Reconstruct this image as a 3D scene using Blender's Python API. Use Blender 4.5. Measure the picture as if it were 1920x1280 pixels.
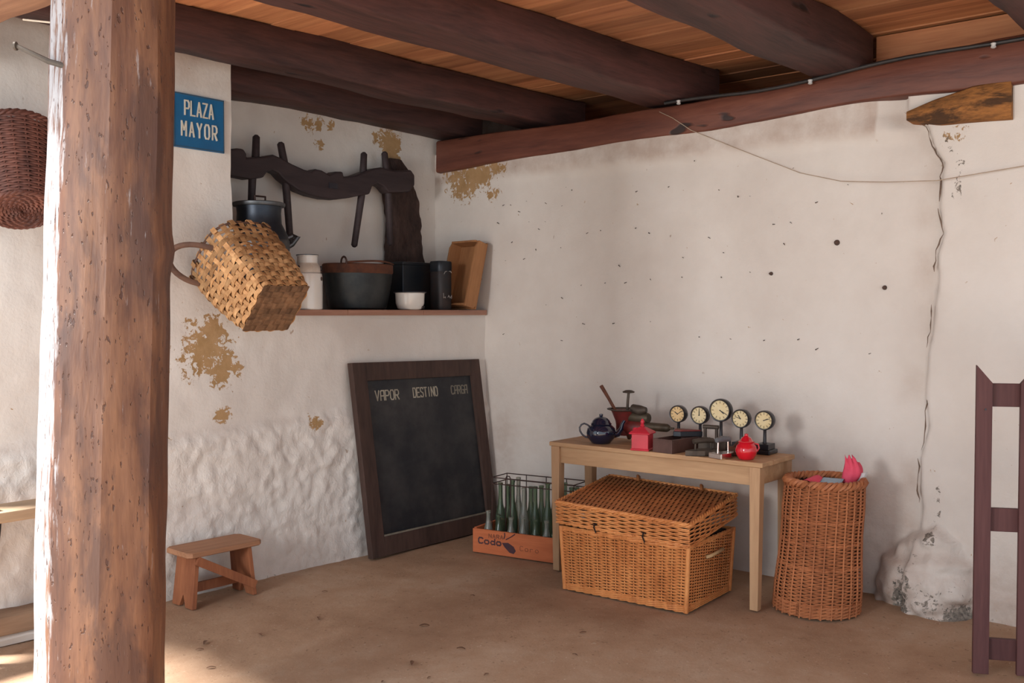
import bpy, math, random
from mathutils import Vector, Matrix, noise

for _o in list(bpy.data.objects):
    bpy.data.objects.remove(_o)
scene = bpy.context.scene
COL = scene.collection
V3 = Vector
random.seed(11)

# ------------------------------------------------------------------ camera
A = math.radians(39.5); P = math.radians(1.7)
cam_d = bpy.data.cameras.new('camera'); cam_o = bpy.data.objects.new('camera', cam_d); COL.objects.link(cam_o)
cam_d.sensor_width = 36; cam_d.lens = 36 * 1850 / 1920; cam_d.clip_end = 200
R_ = V3((-math.sin(A), math.cos(A), 0))
F_ = V3((-math.cos(A) * math.cos(P), -math.sin(A) * math.cos(P), -math.sin(P)))
U_ = R_.cross(F_)
cm = Matrix((R_, U_, -F_)).transposed().to_4x4(); cm.translation = (5.304, 4.559, 1.52)
cam_o.matrix_world = cm
scene.camera = cam_o

# ------------------------------------------------------------------ light: open portico, overcast-bright courtyard
world = bpy.data.worlds.new('world'); scene.world = world; world.use_nodes = True
bg = world.node_tree.nodes['Background']
bg.inputs[0].default_value = (.88, 1.0, 1.11, 1); bg.inputs[1].default_value = .72
sd = bpy.data.lights.new('sun', 'SUN'); sd.energy = 9.5; sd.angle = math.radians(10); sd.color = (1, .98, .95)
so = bpy.data.objects.new('sun', sd); COL.objects.link(so)
so.rotation_euler = V3((-.643, .766, -1.95)).to_track_quat('-Z', 'Y').to_euler()   # slips past the end of the house and strikes the post only
# added area light, unseen behind the viewer's left; throws the clock and basket shadows
gd = bpy.data.lights.new('added_yard_light', 'AREA'); gd.shape = 'RECTANGLE'; gd.size = 1.1; gd.size_y = 1.0; gd.energy = 80; gd.color = (1, .99, .98)
go = bpy.data.objects.new('added_yard_light', gd); COL.objects.link(go); go.location = (8.6, 2.05, 2.05)
go.rotation_euler = V3((-1, .02, -.13)).to_track_quat('-Z', 'Z').to_euler()
scene.view_settings.view_transform = 'Standard'; scene.view_settings.look = 'None'
scene.view_settings.gamma = 1; scene.view_settings.use_curve_mapping = False
scene.view_settings.exposure = 1.03

# ------------------------------------------------------------------ materials
def new_mat(name):
    m = bpy.data.materials.new(name); m.use_nodes = True
    nt = m.node_tree; b = nt.nodes['Principled BSDF']
    return m, nt, b

def node(nt, kind, **kw):
    n = nt.nodes.new(kind)
    for k, v in kw.items():
        if k in n.inputs.keys() if isinstance(k, str) else False:
            n.inputs[k].default_value = v
        else:
            setattr(n, k, v)
    return n

def c4(c): return (c[0], c[1], c[2], 1)

def ramp(nt, fac, stops):
    r = nt.nodes.new('ShaderNodeValToRGB')
    e = r.color_ramp.elements
    e[0].position, e[0].color = stops[0][0], c4(stops[0][1])
    e[1].position, e[1].color = stops[-1][0], c4(stops[-1][1])
    for p, c in stops[1:-1]:
        x = e.new(p); x.color = c4(c)
    nt.links.new(fac, r.inputs[0]); return r.outputs[0]

def mixc(nt, fac, a, b, mode='MIX'):
    n = nt.nodes.new('ShaderNodeMix'); n.data_type = 'RGBA'; n.blend_type = mode
    for sock, v in ((n.inputs[0], fac), (n.inputs[6], a), (n.inputs[7], b)):
        if hasattr(v, 'links') or isinstance(v, bpy.types.NodeSocket): nt.links.new(v, sock)
        elif isinstance(v, (tuple, list)): sock.default_value = c4(v)
        else: sock.default_value = v
    return n.outputs[2]

def mth(nt, op, a, b=0.0, c=None, clamp=False):
    n = nt.nodes.new('ShaderNodeMath'); n.operation = op; n.use_clamp = clamp
    for i, v in enumerate((a, b) if c is None else (a, b, c)):
        if isinstance(v, bpy.types.NodeSocket): nt.links.new(v, n.inputs[i])
        else: n.inputs[i].default_value = v
    return n.outputs[0]

def coords(nt, scale=(1, 1, 1), obj=True):
    t = nt.nodes.new('ShaderNodeTexCoord'); mp = nt.nodes.new('ShaderNodeMapping')
    mp.inputs['Scale'].default_value = scale
    nt.links.new(t.outputs['Object'], mp.inputs[0]); return mp.outputs[0]

def noise_t(nt, vec, scale, detail=4, rough=.6, dist=0):
    n = nt.nodes.new('ShaderNodeTexNoise'); n.inputs['Scale'].default_value = scale
    n.inputs['Detail'].default_value = detail; n.inputs['Roughness'].default_value = rough
    n.inputs['Distortion'].default_value = dist
    nt.links.new(vec, n.inputs['Vector']); return n.outputs[0]

def bump(nt, b, h, strength=.3, dist=.01):
    n = nt.nodes.new('ShaderNodeBump'); n.inputs['Strength'].default_value = strength
    n.inputs['Distance'].default_value = dist
    nt.links.new(h, n.inputs['Height']); nt.links.new(n.outputs[0], b.inputs['Normal'])

def obj_var(nt, col, amt):
    oi = nt.nodes.new('ShaderNodeObjectInfo')
    v = mth(nt, 'MULTIPLY_ADD', oi.outputs['Random'], 2 * amt, 1 - amt)
    h = nt.nodes.new('ShaderNodeHueSaturation'); nt.links.new(v, h.inputs['Value']); nt.links.new(col, h.inputs['Color'])
    return h.outputs[0]

def wood(name, dark, light, axis=0, s=8, stretch=14, rough=.75, bmp=.25, var=.0, pits=None, mid=None, spec=.3, blot=None, sunlit_lime=None):
    m, nt, b = new_mat(name)
    sc = [1, 1, 1]; sc[axis] = 1 / stretch
    v = coords(nt, tuple(sc))
    n1 = noise_t(nt, v, s, 5, .65, .6); n2 = noise_t(nt, v, s * 7, 3, .6)
    g = mth(nt, 'MULTIPLY_ADD', n2, .35, mth(nt, 'MULTIPLY', n1, .75))
    stops = [(.32, dark), (.72, light)] if mid is None else [(.32, dark), (.5, mid), (.72, light)]
    col = ramp(nt, g, stops)
    hb = g
    if pits:
        pv = coords(nt, tuple(q * (.35 if i == axis else 1) for i, q in enumerate((1, 1, 1))))
        pn = noise_t(nt, pv, pits[0], 2, .5)
        pm = ramp(nt, pn, [(pits[1], (0, 0, 0)), (pits[1] + .05, (1, 1, 1))])
        col = mixc(nt, pm, col, pits[2])
        hb = mth(nt, 'SUBTRACT', g, mth(nt, 'MULTIPLY', pm, .8))
    if blot:
        bv = coords(nt, tuple(.35 if i == axis else 1 for i in range(3)))
        bm_ = ramp(nt, noise_t(nt, bv, blot[0], 6, .62, .3), [(blot[1], (0, 0, 0)), (blot[2], (1, 1, 1))])
        col = mixc(nt, mth(nt, 'MULTIPLY', bm_, blot[4]), col, blot[3])
    if sunlit_lime:
        la = nt.nodes.new('ShaderNodeAttribute'); la.attribute_name = 'sunlit_lime'
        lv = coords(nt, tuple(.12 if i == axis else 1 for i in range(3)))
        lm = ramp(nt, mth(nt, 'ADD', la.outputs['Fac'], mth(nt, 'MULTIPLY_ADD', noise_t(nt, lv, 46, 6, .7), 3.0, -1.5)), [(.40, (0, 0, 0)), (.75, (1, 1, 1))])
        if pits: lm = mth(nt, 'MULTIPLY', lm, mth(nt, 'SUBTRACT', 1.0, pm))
        col = mixc(nt, lm, col, sunlit_lime)
    if var: col = obj_var(nt, col, var)
    nt.links.new(col, b.inputs['Base Color'])
    b.inputs['Roughness'].default_value = rough; b.inputs['Specular IOR Level'].default_value = spec
    bump(nt, b, hb, bmp, .01)
    return m

def plain(name, c, c2=None, rough=.5, metal=0, s=12, bmp=0, var=0, spec=.5, coat=0, lo=.35, hi=.7):
    m, nt, b = new_mat(name)
    v = coords(nt); n = noise_t(nt, v, s, 5, .65)
    col = ramp(nt, n, [(lo, c), (hi, c2 if c2 else tuple(q * .8 for q in c))])
    if var: col = obj_var(nt, col, var)
    nt.links.new(col, b.inputs['Base Color'])
    b.inputs['Roughness'].default_value = rough; b.inputs['Metallic'].default_value = metal
    b.inputs['Specular IOR Level'].default_value = spec; b.inputs['Coat Weight'].default_value = coat
    if bmp: bump(nt, b, n, bmp, .005)
    return m

def plaster(name):
    m, nt, b = new_mat(name)
    v = coords(nt)
    def att(a):
        n = nt.nodes.new('ShaderNodeAttribute'); n.attribute_name = a; return n.outputs['Fac']
    big = noise_t(nt, v, 1.3, 5, .6); med = noise_t(nt, v, 9, 5, .65); fine = noise_t(nt, v, 60, 4, .6)
    rag = noise_t(nt, v, 26, 5, .7, .6)
    col = ramp(nt, big, [(.3, (.66, .60, .55)), (.55, (.74, .69, .64)), (.75, (.78, .74, .70))])
    col = mixc(nt, mth(nt, 'MULTIPLY', med, .35), col, (.60, .54, .49))
    # darker tint: grime, with painted shadow patches
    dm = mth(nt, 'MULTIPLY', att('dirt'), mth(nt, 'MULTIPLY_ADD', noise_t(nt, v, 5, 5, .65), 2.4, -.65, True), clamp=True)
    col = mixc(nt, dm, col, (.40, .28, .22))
    # flakes of lost limewash, ragged outline
    pm = ramp(nt, mth(nt, 'ADD', att('peel'), mth(nt, 'MULTIPLY_ADD', rag, 2.6, -1.3)), [(.52, (0, 0, 0)), (.56, (1, 1, 1))])
    och = ramp(nt, med, [(.35, (.36, .22, .10)), (.65, (.46, .29, .15))])
    col = mixc(nt, pm, col, och)
    # scattered tiny chips
    sp = noise_t(nt, coords(nt, (1, 1, .6)), 17, 2, .5)
    sm = ramp(nt, sp, [(.76, (0, 0, 0)), (.785, (1, 1, 1))])
    col = mixc(nt, mth(nt, 'MULTIPLY', sm, .75), col, (.36, .25, .18))
    # mould and damp near the ground
    mm = ramp(nt, mth(nt, 'ADD', att('mold'), mth(nt, 'MULTIPLY_ADD', rag, 1.5, -.75)), [(.52, (0, 0, 0)), (.6, (1, 1, 1))])
    col = mixc(nt, mm, col, ramp(nt, fine, [(.35, (.10, .088, .08)), (.7, (.34, .29, .24))]))
    nt.links.new(col, b.inputs['Base Color'])
    b.inputs['Roughness'].default_value = .9; b.inputs['Specular IOR Level'].default_value = .2
    h = mth(nt, 'ADD', mth(nt, 'MULTIPLY', med, .8), mth(nt, 'MULTIPLY', fine, .25))
    h = mth(nt, 'SUBTRACT', h, mth(nt, 'MULTIPLY', pm, .25))
    h = mth(nt, 'ADD', h, mth(nt, 'MULTIPLY', att('rough'), mth(nt, 'MULTIPLY', noise_t(nt, coords(nt, (1, 1, .7)), 34, 4, .6, .5), 1.6)))
    bump(nt, b, h, .35, .012)
    return m

def glass(name, c, rough=.08, tr=.85):
    m, nt, b = new_mat(name)
    b.inputs['Base Color'].default_value = c4(c); b.inputs['Transmission Weight'].default_value = tr
    b.inputs['Roughness'].default_value = rough; b.inputs['IOR'].default_value = 1.4
    return m

M = {}
M['plaster'] = plaster('lime_plaster')
M['beam'] = wood('beam_wood', (.016, .008, .010), (.115, .046, .040), 0, 6, 9, .65, .7, .12, mid=(.062, .028, .025), pits=(7, .70, (.012, .008, .010)), spec=.4)
M['plate'] = wood('wall_plate_wood', (.045, .014, .010), (.20, .070, .042), 1, 5, 8, .55, .4, mid=(.12, .036, .022), spec=.5, pits=(9, .68, (.03, .014, .012)))
M['oldend'] = wood('bracket_wood', (.05, .025, .012), (.44, .18, .05), 1, 12, 3.5, .8, 1.0, blot=(9, .5, .58, (.035, .02, .012), .85))
M['plank'] = wood('ceiling_plank_wood', (.24, .085, .040), (.68, .32, .15), 1, 6, 16, .7, .25, .38, mid=(.48, .195, .09))
M['post'] = wood('post_wood', (.050, .022, .016), (.25, .116, .058), 2, 5.5, 7, .55, .6, mid=(.130, .054, .030), pits=(85, .655, (.075, .028, .016)), spec=.5, blot=(5.5, .50, .60, (.070, .032, .024), .75), sunlit_lime=(.37, .335, .335))
M['girder'] = wood('girder_wood', (.22, .10, .06), (.5, .27, .16), 1, 5, 9, .7, .4)
M['pine'] = wood('pine_wood', (.33, .18, .088), (.54, .34, .19), 1, 7, 12, .6, .1, .05)
M['pineleg'] = wood('pine_leg_wood', (.33, .18, .092), (.54, .34, .195), 2, 7, 12, .6, .1, .05)
M['shelf'] = wood('shelf_wood', (.26, .125, .085), (.44, .24, .17), 0, 7, 14, .75, .2, .06)
M['stool'] = wood('stool_wood', (.16, .050, .024), (.36, .135, .062), 2, 8, 8, .7, .2, .08)
M['stooltop'] = wood('stool_seat_wood', (.22, .098, .052), (.46, .24, .135), 0, 8, 12, .65, .2)
M['fence'] = wood('fence_paint', (.055, .020, .021), (.12, .050, .048), 2, 8, 12, .6, .12, .06)
M['boardframe'] = wood('blackboard_frame_wood', (.026, .015, .012), (.085, .048, .038), 2, 7, 9, .65, .2)
M['slate'] = plain('blackboard_slate', (.009, .010, .014), (.060, .055, .052), .6, 0, 3.5, .05, lo=.42, hi=.85)
M['chalk'] = plain('faded_lettering', (.42, .38, .30), (.25, .22, .17), .8)
M['chalkdim'] = plain('very_faded_lettering', (.24, .21, .16), (.12, .11, .09), .8)
M['sign'] = plain('sign_blue', (.012, .13, .30), (.010, .10, .24), .35, 0, 6, coat=.2)
M['signtext'] = plain('sign_letters', (.60, .55, .45), (.68, .64, .56), .5)
M['bottom'] = plain('sign_edge', (.04, .09, .14), None, .5)
M['yoke'] = wood('yoke_wood', (.018, .012, .014), (.055, .036, .038), 0, 7, 9, .6, .25, spec=.4)
M['bark'] = wood('cork_bark', (.016, .010, .009), (.085, .052, .044), 2, 22, 4, .95, 1.0)
M['churn'] = plain('churn_metal', (.028, .036, .052), (.06, .07, .085), .42, .75, 9, .05)
M['churnband'] = plain('churn_grey_metal', (.15, .155, .165), (.09, .095, .10), .45, .8, 12)
M['enamel'] = plain('white_enamel', (.80, .78, .74), (.74, .71, .66), .16, 0, 5, coat=.4)
M['enameled'] = plain('enamel_edge', (.02, .02, .03), None, .3)
M['canneck'] = plain('can_neck_aged', (.55, .46, .37), (.70, .64, .57), .4, 0, 9)
M['cauldron'] = plain('cauldron_metal', (.028, .034, .038), (.065, .070, .070), .45, .6, 7, .1)
M['rust'] = plain('rust', (.17, .060, .030), (.075, .032, .022), .8, .2, 14, .3)
M['darktin'] = plain('dark_tin', (.020, .026, .035), (.036, .036, .040), .4, .5, 6)
M['canister'] = plain('old_canister', (.030, .032, .036), (.055, .036, .032), .5, .3, 8)
M['scratch'] = plain('bare_scratches', (.42, .38, .35), None, .6)
M['traywood'] = wood('tray_wood', (.22, .095, .04), (.42, .20, .085), 2, 7, 9, .7, .2, .05)
M['splint'] = wood('splint_wood', (.20, .085, .035), (.62, .37, .18), 0, 9, 4, .6, .15, .34, mid=(.42, .22, .095))
M['splintdark'] = wood('aged_splint_wood', (.075, .042, .026), (.27, .145, .075), 0, 10, 3, .7, .2, .28)
M['hoop'] = wood('hoop_wood', (.055, .030, .026), (.17, .090, .060), 0, 8, 6, .7, .2)
M['wicker'] = wood('golden_wicker', (.36, .115, .034), (.76, .33, .115), 2, 9, 2, .55, .1, .06, mid=(.60, .225, .072))
M['wickerlid'] = wood('brown_wicker', (.22, .068, .024), (.50, .19, .068), 2, 9, 2, .55, .1, .06)
M['wickertall'] = wood('reddish_wicker', (.24, .078, .034), (.55, .21, .088), 2, 6, 2, .6, .1, .06)
M['wickerdark'] = wood('dark_wicker', (.030, .014, .014), (.20, .074, .050), 2, 5, 2, .65, .1, .06)
M['inside'] = plain('basket_inside', (.030, .013, .008), None, .9)  # near-black backing that paints in the dark between the weave
M['rope'] = plain('pale_rope', (.62, .42, .22), (.45, .28, .13), .8)
M['latch'] = plain('dark_latch', (.03, .02, .018), None, .5, .6)
M['crate'] = wood('crate_wood', (.38, .095, .035), (.66, .20, .080), 1, 6, 10, .7, .15, .06)
M['crateink'] = plain('crate_ink', (.045, .022, .035), (.10, .035, .035), .8)
M['cratefaint'] = plain('faint_crate_ink', (.24, .075, .035), None, .8)
M['wire'] = plain('rusty_wire', (.085, .045, .038), (.045, .028, .025), .6, .5)
M['glassg'] = glass('green_glass', (.24, .34, .23), .12, .8); M['glassc'] = glass('clear_glass', (.50, .52, .46), .14, .7)
M['navy'] = plain('navy_enamel', (.006, .009, .028), (.010, .013, .032), .10, 0, 4, coat=.6)
M['red'] = plain('red_enamel', (.62, .008, .022), (.52, .006, .018), .12, 0, 4, coat=.5)
M['redpaint'] = plain('red_paint', (.58, .022, .045), (.42, .016, .030), .45, 0, 8)
M['redold'] = plain('old_red_paint', (.20, .018, .016), (.09, .022, .018), .5, .1, 14)
M['olive'] = plain('olive_metal', (.11, .082, .052), (.062, .045, .032), .55, .5, 10)
M['iron'] = plain('dark_iron', (.060, .045, .036), (.11, .085, .065), .6, .5, 14, .2)
M['silver'] = plain('polished_steel', (.72, .66, .63), (.60, .52, .50), .22, 1, 8)
M['greyh'] = plain('grey_handle', (.10, .10, .11), (.16, .16, .17), .55)
M['boxwood'] = plain('dark_box_wood', (.060, .026, .020), (.11, .052, .042), .5, 0, 9)
M['boxin'] = plain('box_lining', (.010, .018, .017), None, .6)
M['clockblack'] = plain('clock_black', (.016, .013, .017), (.030, .025, .028), .35, .3, 8)
M['dial'] = plain('clock_dial', (.66, .50, .25), (.72, .60, .36), .18, 0, 20)
M['dialorange'] = plain('amber_clock_dial', (.66, .42, .17), (.72, .52, .27), .4, 0, 20)
M['dialmark'] = plain('dial_marks', (.14, .085, .04), None, .6)
M['glassdome'] = glass('dial_glass', (.95, .95, .95), .02)
M['hand'] = plain('clock_hands', (.02, .016, .016), None, .5)
M['pink'] = plain('pink_paper', (.78, .085, .15), (.66, .05, .10), .75)
M['whitepaper'] = plain('white_paper', (.76, .75, .76), None, .75)
M['bluepaper'] = plain('blue_grey_paper', (.24, .33, .40), (.40, .48, .54), .75)
M['cable'] = plain('black_cable', (.012, .011, .012), (.035, .028, .026), .5)
M['clip'] = plain('white_clip', (.62, .60, .58), None, .5)
M['string'] = plain('pale_string', (.38, .28, .20), (.5, .4, .3), .8)
M['whitecable'] = plain('white_cable', (.68, .56, .44), None, .6)
M['nail'] = plain('old_nail', (.055, .042, .038), (.12, .09, .08), .5, .6)
M['plug'] = plain('wall_plug', (.10, .055, .04), (.05, .035, .03), .8)
M['crack'] = plain('crack_shadow', (.14, .095, .070), (.24, .17, .13), .95, 0, 40)
M['bench'] = wood('bench_wood', (.26, .17, .105), (.48, .34, .22), 0, 7, 10, .75, .2)
M['benchleg'] = plain('bench_leg_iron', (.030, .028, .034), None, .6)
M['timber'] = wood('sill_timber', (.20, .12, .075), (.38, .25, .165), 0, 6, 9, .85, .4)
M['leaf'] = plain('dry_leaf', (.16, .075, .04), (.10, .05, .03), .8, var=.3)

def floor_mat():
    m, nt, b = new_mat('earth_floor')
    v = coords(nt)
    big = noise_t(nt, v, .9, 5, .62, .4); med = noise_t(nt, v, 6, 5, .65); fin = noise_t(nt, v, 90, 4, .7)
    col = ramp(nt, mth(nt, 'MULTIPLY_ADD', med, .3, mth(nt, 'MULTIPLY', big, .75)), [(.32, (.28, .160, .095)), (.52, (.44, .285, .185)), (.72, (.56, .42, .31))])
    col = mixc(nt, mth(nt, 'MULTIPLY', fin, .45), col, (.22, .135, .085))
    sp = ramp(nt, noise_t(nt, v, 70, 2, .5), [(.70, (0, 0, 0)), (.74, (1, 1, 1))])
    col = mixc(nt, mth(nt, 'MULTIPLY', sp, .55), col, (.60, .50, .40))
    sd_ = ramp(nt, noise_t(nt, v, 38, 3, .6), [(.64, (0, 0, 0)), (.70, (1, 1, 1))])
    col = mixc(nt, mth(nt, 'MULTIPLY', sd_, .5), col, (.13, .075, .045))
    nt.links.new(col, b.inputs['Base Color']); b.inputs['Roughness'].default_value = .92
    b.inputs['Specular IOR Level'].default_value = .2
    bump(nt, b, mth(nt, 'ADD', med, mth(nt, 'MULTIPLY', fin, .4)), .35, .012)
    return m
M['floor'] = floor_mat()

# ------------------------------------------------------------------ mesh building
class MB:
    def __init__(s): s.v = []; s.f = []
    def add(s, vs, fs):
        k = len(s.v); s.v += [tuple(p) for p in vs]; s.f += [tuple(i + k for i in f) for f in fs]; return s
    def box(s, c, d, rot=None):
        c = V3(c); hx, hy, hz = d[0] / 2, d[1] / 2, d[2] / 2
        vs = [V3((x, y, z)) for x in (-hx, hx) for y in (-hy, hy) for z in (-hz, hz)]
        if rot is not None: vs = [rot @ p for p in vs]
        return s.add([p + c for p in vs], [(0, 1, 3, 2), (4, 6, 7, 5), (0, 4, 5, 1), (2, 3, 7, 6), (0, 2, 6, 4), (1, 5, 7, 3)])
    def hexa(s, p):          # 8 corners, order as box
        return s.add(p, [(0, 1, 3, 2), (4, 6, 7, 5), (0, 4, 5, 1), (2, 3, 7, 6), (0, 2, 6, 4), (1, 5, 7, 3)])
    def loft(s, loops, caps=True, closed=False):
        n = len(loops[0]); vs = [p for l in loops for p in l]; fs = []
        m = len(loops)
        for i in range(m if closed else m - 1):
            a = i * n; b = ((i + 1) % m) * n
            for j in range(n):
                k = (j + 1) % n
                fs.append((a + j, a + k, b + k, b + j))
        if caps and not closed:
            fs.append(tuple(range(n - 1, -1, -1))); fs.append(tuple((m - 1) * n + i for i in range(n)))
        return s.add(vs, fs)
    def tube(s, pts, r, n=8, closed=False, flat=1.0, up=None):
        pts = [V3(p) for p in pts]; m = len(pts)
        rs = r if isinstance(r, (list, tuple)) else [r] * m
        loops = []; prev = None
        for i in range(m):
            if closed: t = pts[(i + 1) % m] - pts[i - 1]
            else: t = pts[min(i + 1, m - 1)] - pts[max(i - 1, 0)]
            t.normalize()
            if up is not None: nrm = V3(up)
            elif prev is None: nrm = V3((0, 0, 1)) if abs(t.z) < .9 else V3((1, 0, 0))
            else: nrm = prev
            nrm = (nrm - t * nrm.dot(t)).normalized(); prev = nrm
            bn = t.cross(nrm)
            loops.append([pts[i] + (nrm * math.cos(q) * flat + bn * math.sin(q)) * rs[i] for q in (2 * math.pi * j / n for j in range(n))])
        return s.loft(loops, True, closed)
    def lathe(s, prof, n=32, c=(0, 0, 0), rot=None, caps=True, ry=1.0):
        c = V3(c); loops = []
        for r, z in prof:
            l = []
            for j in range(n):
                q = 2 * math.pi * j / n
                p = V3((math.cos(q) * r, math.sin(q) * r * ry, z))
                l.append((rot @ p if rot is not None else p) + c)
            loops.append(l)
        return s.loft(loops, caps)
    def prism(s, poly, fn, d0, d1):
        n = len(poly)
        vs = [fn(a, b, d0) for a, b in poly] + [fn(a, b, d1) for a, b in poly]
        fs = [tuple(range(n)), tuple(range(2 * n - 1, n - 1, -1))]
        fs += [(i, i + n, (i + 1) % n + n, (i + 1) % n) for i in range(n)]
        return s.add(vs, fs)
    def build(s, name, mat, parent=None, smooth=None, bevel=0, kind=None, label=None):
        me = bpy.data.meshes.new(name); me.from_pydata(s.v, [], s.f); me.update()
        import bmesh
        bm = bmesh.new(); bm.from_mesh(me); bmesh.ops.recalc_face_normals(bm, faces=bm.faces); bm.to_mesh(me); bm.free()
        me.materials.append(M[mat] if isinstance(mat, str) else mat)
        if smooth:
            me.polygons.foreach_set('use_smooth', [True] * len(me.polygons))
            if smooth is not True: me.set_sharp_from_angle(angle=math.radians(smooth))
        o = bpy.data.objects.new(name, me); COL.objects.link(o)
        if parent is not None: o.parent = parent
        if bevel:
            b = o.modifiers.new('bevel', 'BEVEL'); b.width = bevel; b.segments = 2; b.limit_method = 'ANGLE'; b.angle_limit = math.radians(40)
        if kind: o['kind'] = kind
        if label: o['label'] = label
        return o

def tag(o, label, cat, group=None, kind=None):
    o['label'] = label; o['category'] = cat
    if group: o['group'] = group
    if kind: o['kind'] = kind
    return o

def thing(name, label, cat, loc=(0, 0, 0), rz=0, group=None, mat=None):
    o = bpy.data.objects.new(name, None); COL.objects.link(o); o.empty_display_size = .1
    if mat is not None:
        mw = mat.to_4x4(); mw.translation = loc; o.matrix_world = mw
    else:
        o.location = loc; o.rotation_euler = (0, 0, rz)
    return tag(o, label, cat, group)

def copy_part(src, parent, loc=None):
    c = src.copy(); COL.objects.link(c); c.parent = parent
    if loc is not None: c.location = loc
    return c

def nz(p, s, seed=0): return noise.noise(V3((p[0] * s + seed, p[1] * s - seed * .7, p[2] * s + seed * .3)))
def nvec(p, s, seed=0): return noise.noise_vector(V3((p[0] * s + seed, p[1] * s + seed * 1.3, p[2] * s - seed)))
def sstep(a, b, x):
    t = max(0, min(1, (x - a) / (b - a))) if a != b else float(x > a)
    return t * t * (3 - 2 * t)

# stroke lettering -----------------------------------------------------------
O8 = [(.25, 0), (0, .2), (0, .8), (.25, 1), (.75, 1), (1, .8), (1, .2), (.75, 0), (.25, 0)]
GL = {
 'P': [[(0, 0), (0, 1), (.75, 1), (1, .85), (1, .6), (.75, .45), (0, .45)]],
 'L': [[(0, 1), (0, 0), (.9, 0)]],
 'A': [[(0, 0), (.5, 1), (1, 0)], [(.2, .32), (.8, .32)]],
 'Z': [[(0, 1), (1, 1), (0, 0), (1, 0)]],
 'M': [[(0, 0), (0, 1), (.5, .4), (1, 1), (1, 0)]],
 'Y': [[(0, 1), (.5, .5), (1, 1)], [(.5, .5), (.5, 0)]],
 'O': [O8],
 'R': [[(0, 0), (0, 1), (.75, 1), (1, .85), (1, .6), (.75, .45), (0, .45)], [(.45, .45), (1, 0)]],
 'V': [[(0, 1), (.45, 0), (1, 1)]],
 'a': [[(0, 0), (.1, .9), (.3, 1), (1, 1), (1, 0)], [(.05, .45), (1, .45)]],
 'D': [[(0, 0), (0, 1), (.7, 1), (1, .75), (1, .25), (.7, 0), (0, 0)]],
 'E': [[(1, 1), (0, 1), (0, 0), (1, 0)], [(0, .5), (.8, .5)]],
 'S': [[(1, .85), (.8, 1), (.2, 1), (0, .8), (.1, .6), (.9, .4), (1, .2), (.8, 0), (.2, 0), (0, .15)]],
 'T': [[(0, 1), (1, 1)], [(.5, 1), (.5, 0)]],
 'I': [[(.5, 0), (.5, 1)]],
 'N': [[(0, 0), (0, 1), (1, 0), (1, 1)]],
 'C': [[(1, .9), (.75, 1), (.2, 1), (0, .75), (0, .25), (.2, 0), (.75, 0), (1, .1)]],
 'G': [[(1, .9), (.75, 1), (.2, 1), (0, .75), (0, .25), (.2, 0), (1, 0), (1, .45), (.55, .45)]],
 'o': [[(.2, 0), (0, .2), (0, .45), (.2, .65), (.8, .65), (1, .45), (1, .2), (.8, 0), (.2, 0)]],
 'r': [[(0, 0), (0, .65)], [(0, .45), (.4, .65), (.9, .6)]],
 'd': [[(1, 0), (1, 1)], [(1, .1), (.3, 0), (0, .3), (.3, .62), (1, .55)]],
}
def letter(ch, fn, w, h, sw, d, name, mat, parent):
    mb = MB(); d0 = d; k_ = 0
    for st in GL[ch]:
        for (a, b), (c, e) in zip(st, st[1:]):
            d = d0 * (1 + .07 * k_); k_ += 1          # strokes differ a hair in height, so faces never coincide
            p = V3((a * w, b * h, 0)); q = V3((c * w, e * h, 0)); t = (q - p)
            if t.length < 1e-6: continue
            t.normalize(); s_ = V3((-t.y, t.x, 0)) * sw / 2
            p = p - t * sw * .4; q = q + t * sw * .4
            mb.hexa([fn(x_.x, x_.y, z) for x_, z in ((p - s_, 0), (p - s_, d), (p + s_, 0), (p + s_, d), (q - s_, 0), (q - s_, d), (q + s_, 0), (q + s_, d))])
    return mb.build(name, mat, parent)

# ================================================================== SETTING
WL = lambda x: -.06 - .052 * x          # main face of the blackboard wall
NB = -.55                               # back of the niche
JX = 2.03                               # niche left jamb
def add_attr(o, name, vals):
    a = o.data.attributes.new(name, 'FLOAT', 'POINT'); a.data.foreach_set('value', vals)

def rough_left(p):
    lo = 1 - sstep(.80 + .05 * nz(p, 2, 5), .92 + .05 * nz(p, 2, 5), p.z)
    return lo
def disp_left(p):
    lo = rough_left(p)
    d = nvec(p, 1.6, 3) * .014 + nvec(p, 6, 9) * (.005 + .004 * lo) + nvec(p, 12, 2) * (.0028 + .0050 * lo) + nvec(p, 26, 12) * .0062 * lo
    d.y += lo * .035 + (1 - sstep(0, .25, p.z)) * .015
    if lo > 0: d.y += lo * (.007 * nz((p.x, p.y, p.z), 21, 4) + .010 * nz(p, 8, 14))
    return d

def patch(mb, o, du, dv, nu, nv, dispf, inv=False):
    k = len(mb.v); o = V3(o); du = V3(du); dv = V3(dv); src = []
    for j in range(nv + 1):
        for i in range(nu + 1):
            p = o + du * (i / nu) + dv * (j / nv); src.append(p)
            mb.v.append(tuple(p + dispf(p)))
    for j in range(nv):
        for i in range(nu):
            a = k + j * (nu + 1) + i
            mb.f.append((a, a + 1, a + nu + 2, a + nu + 1))
    return src

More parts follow.
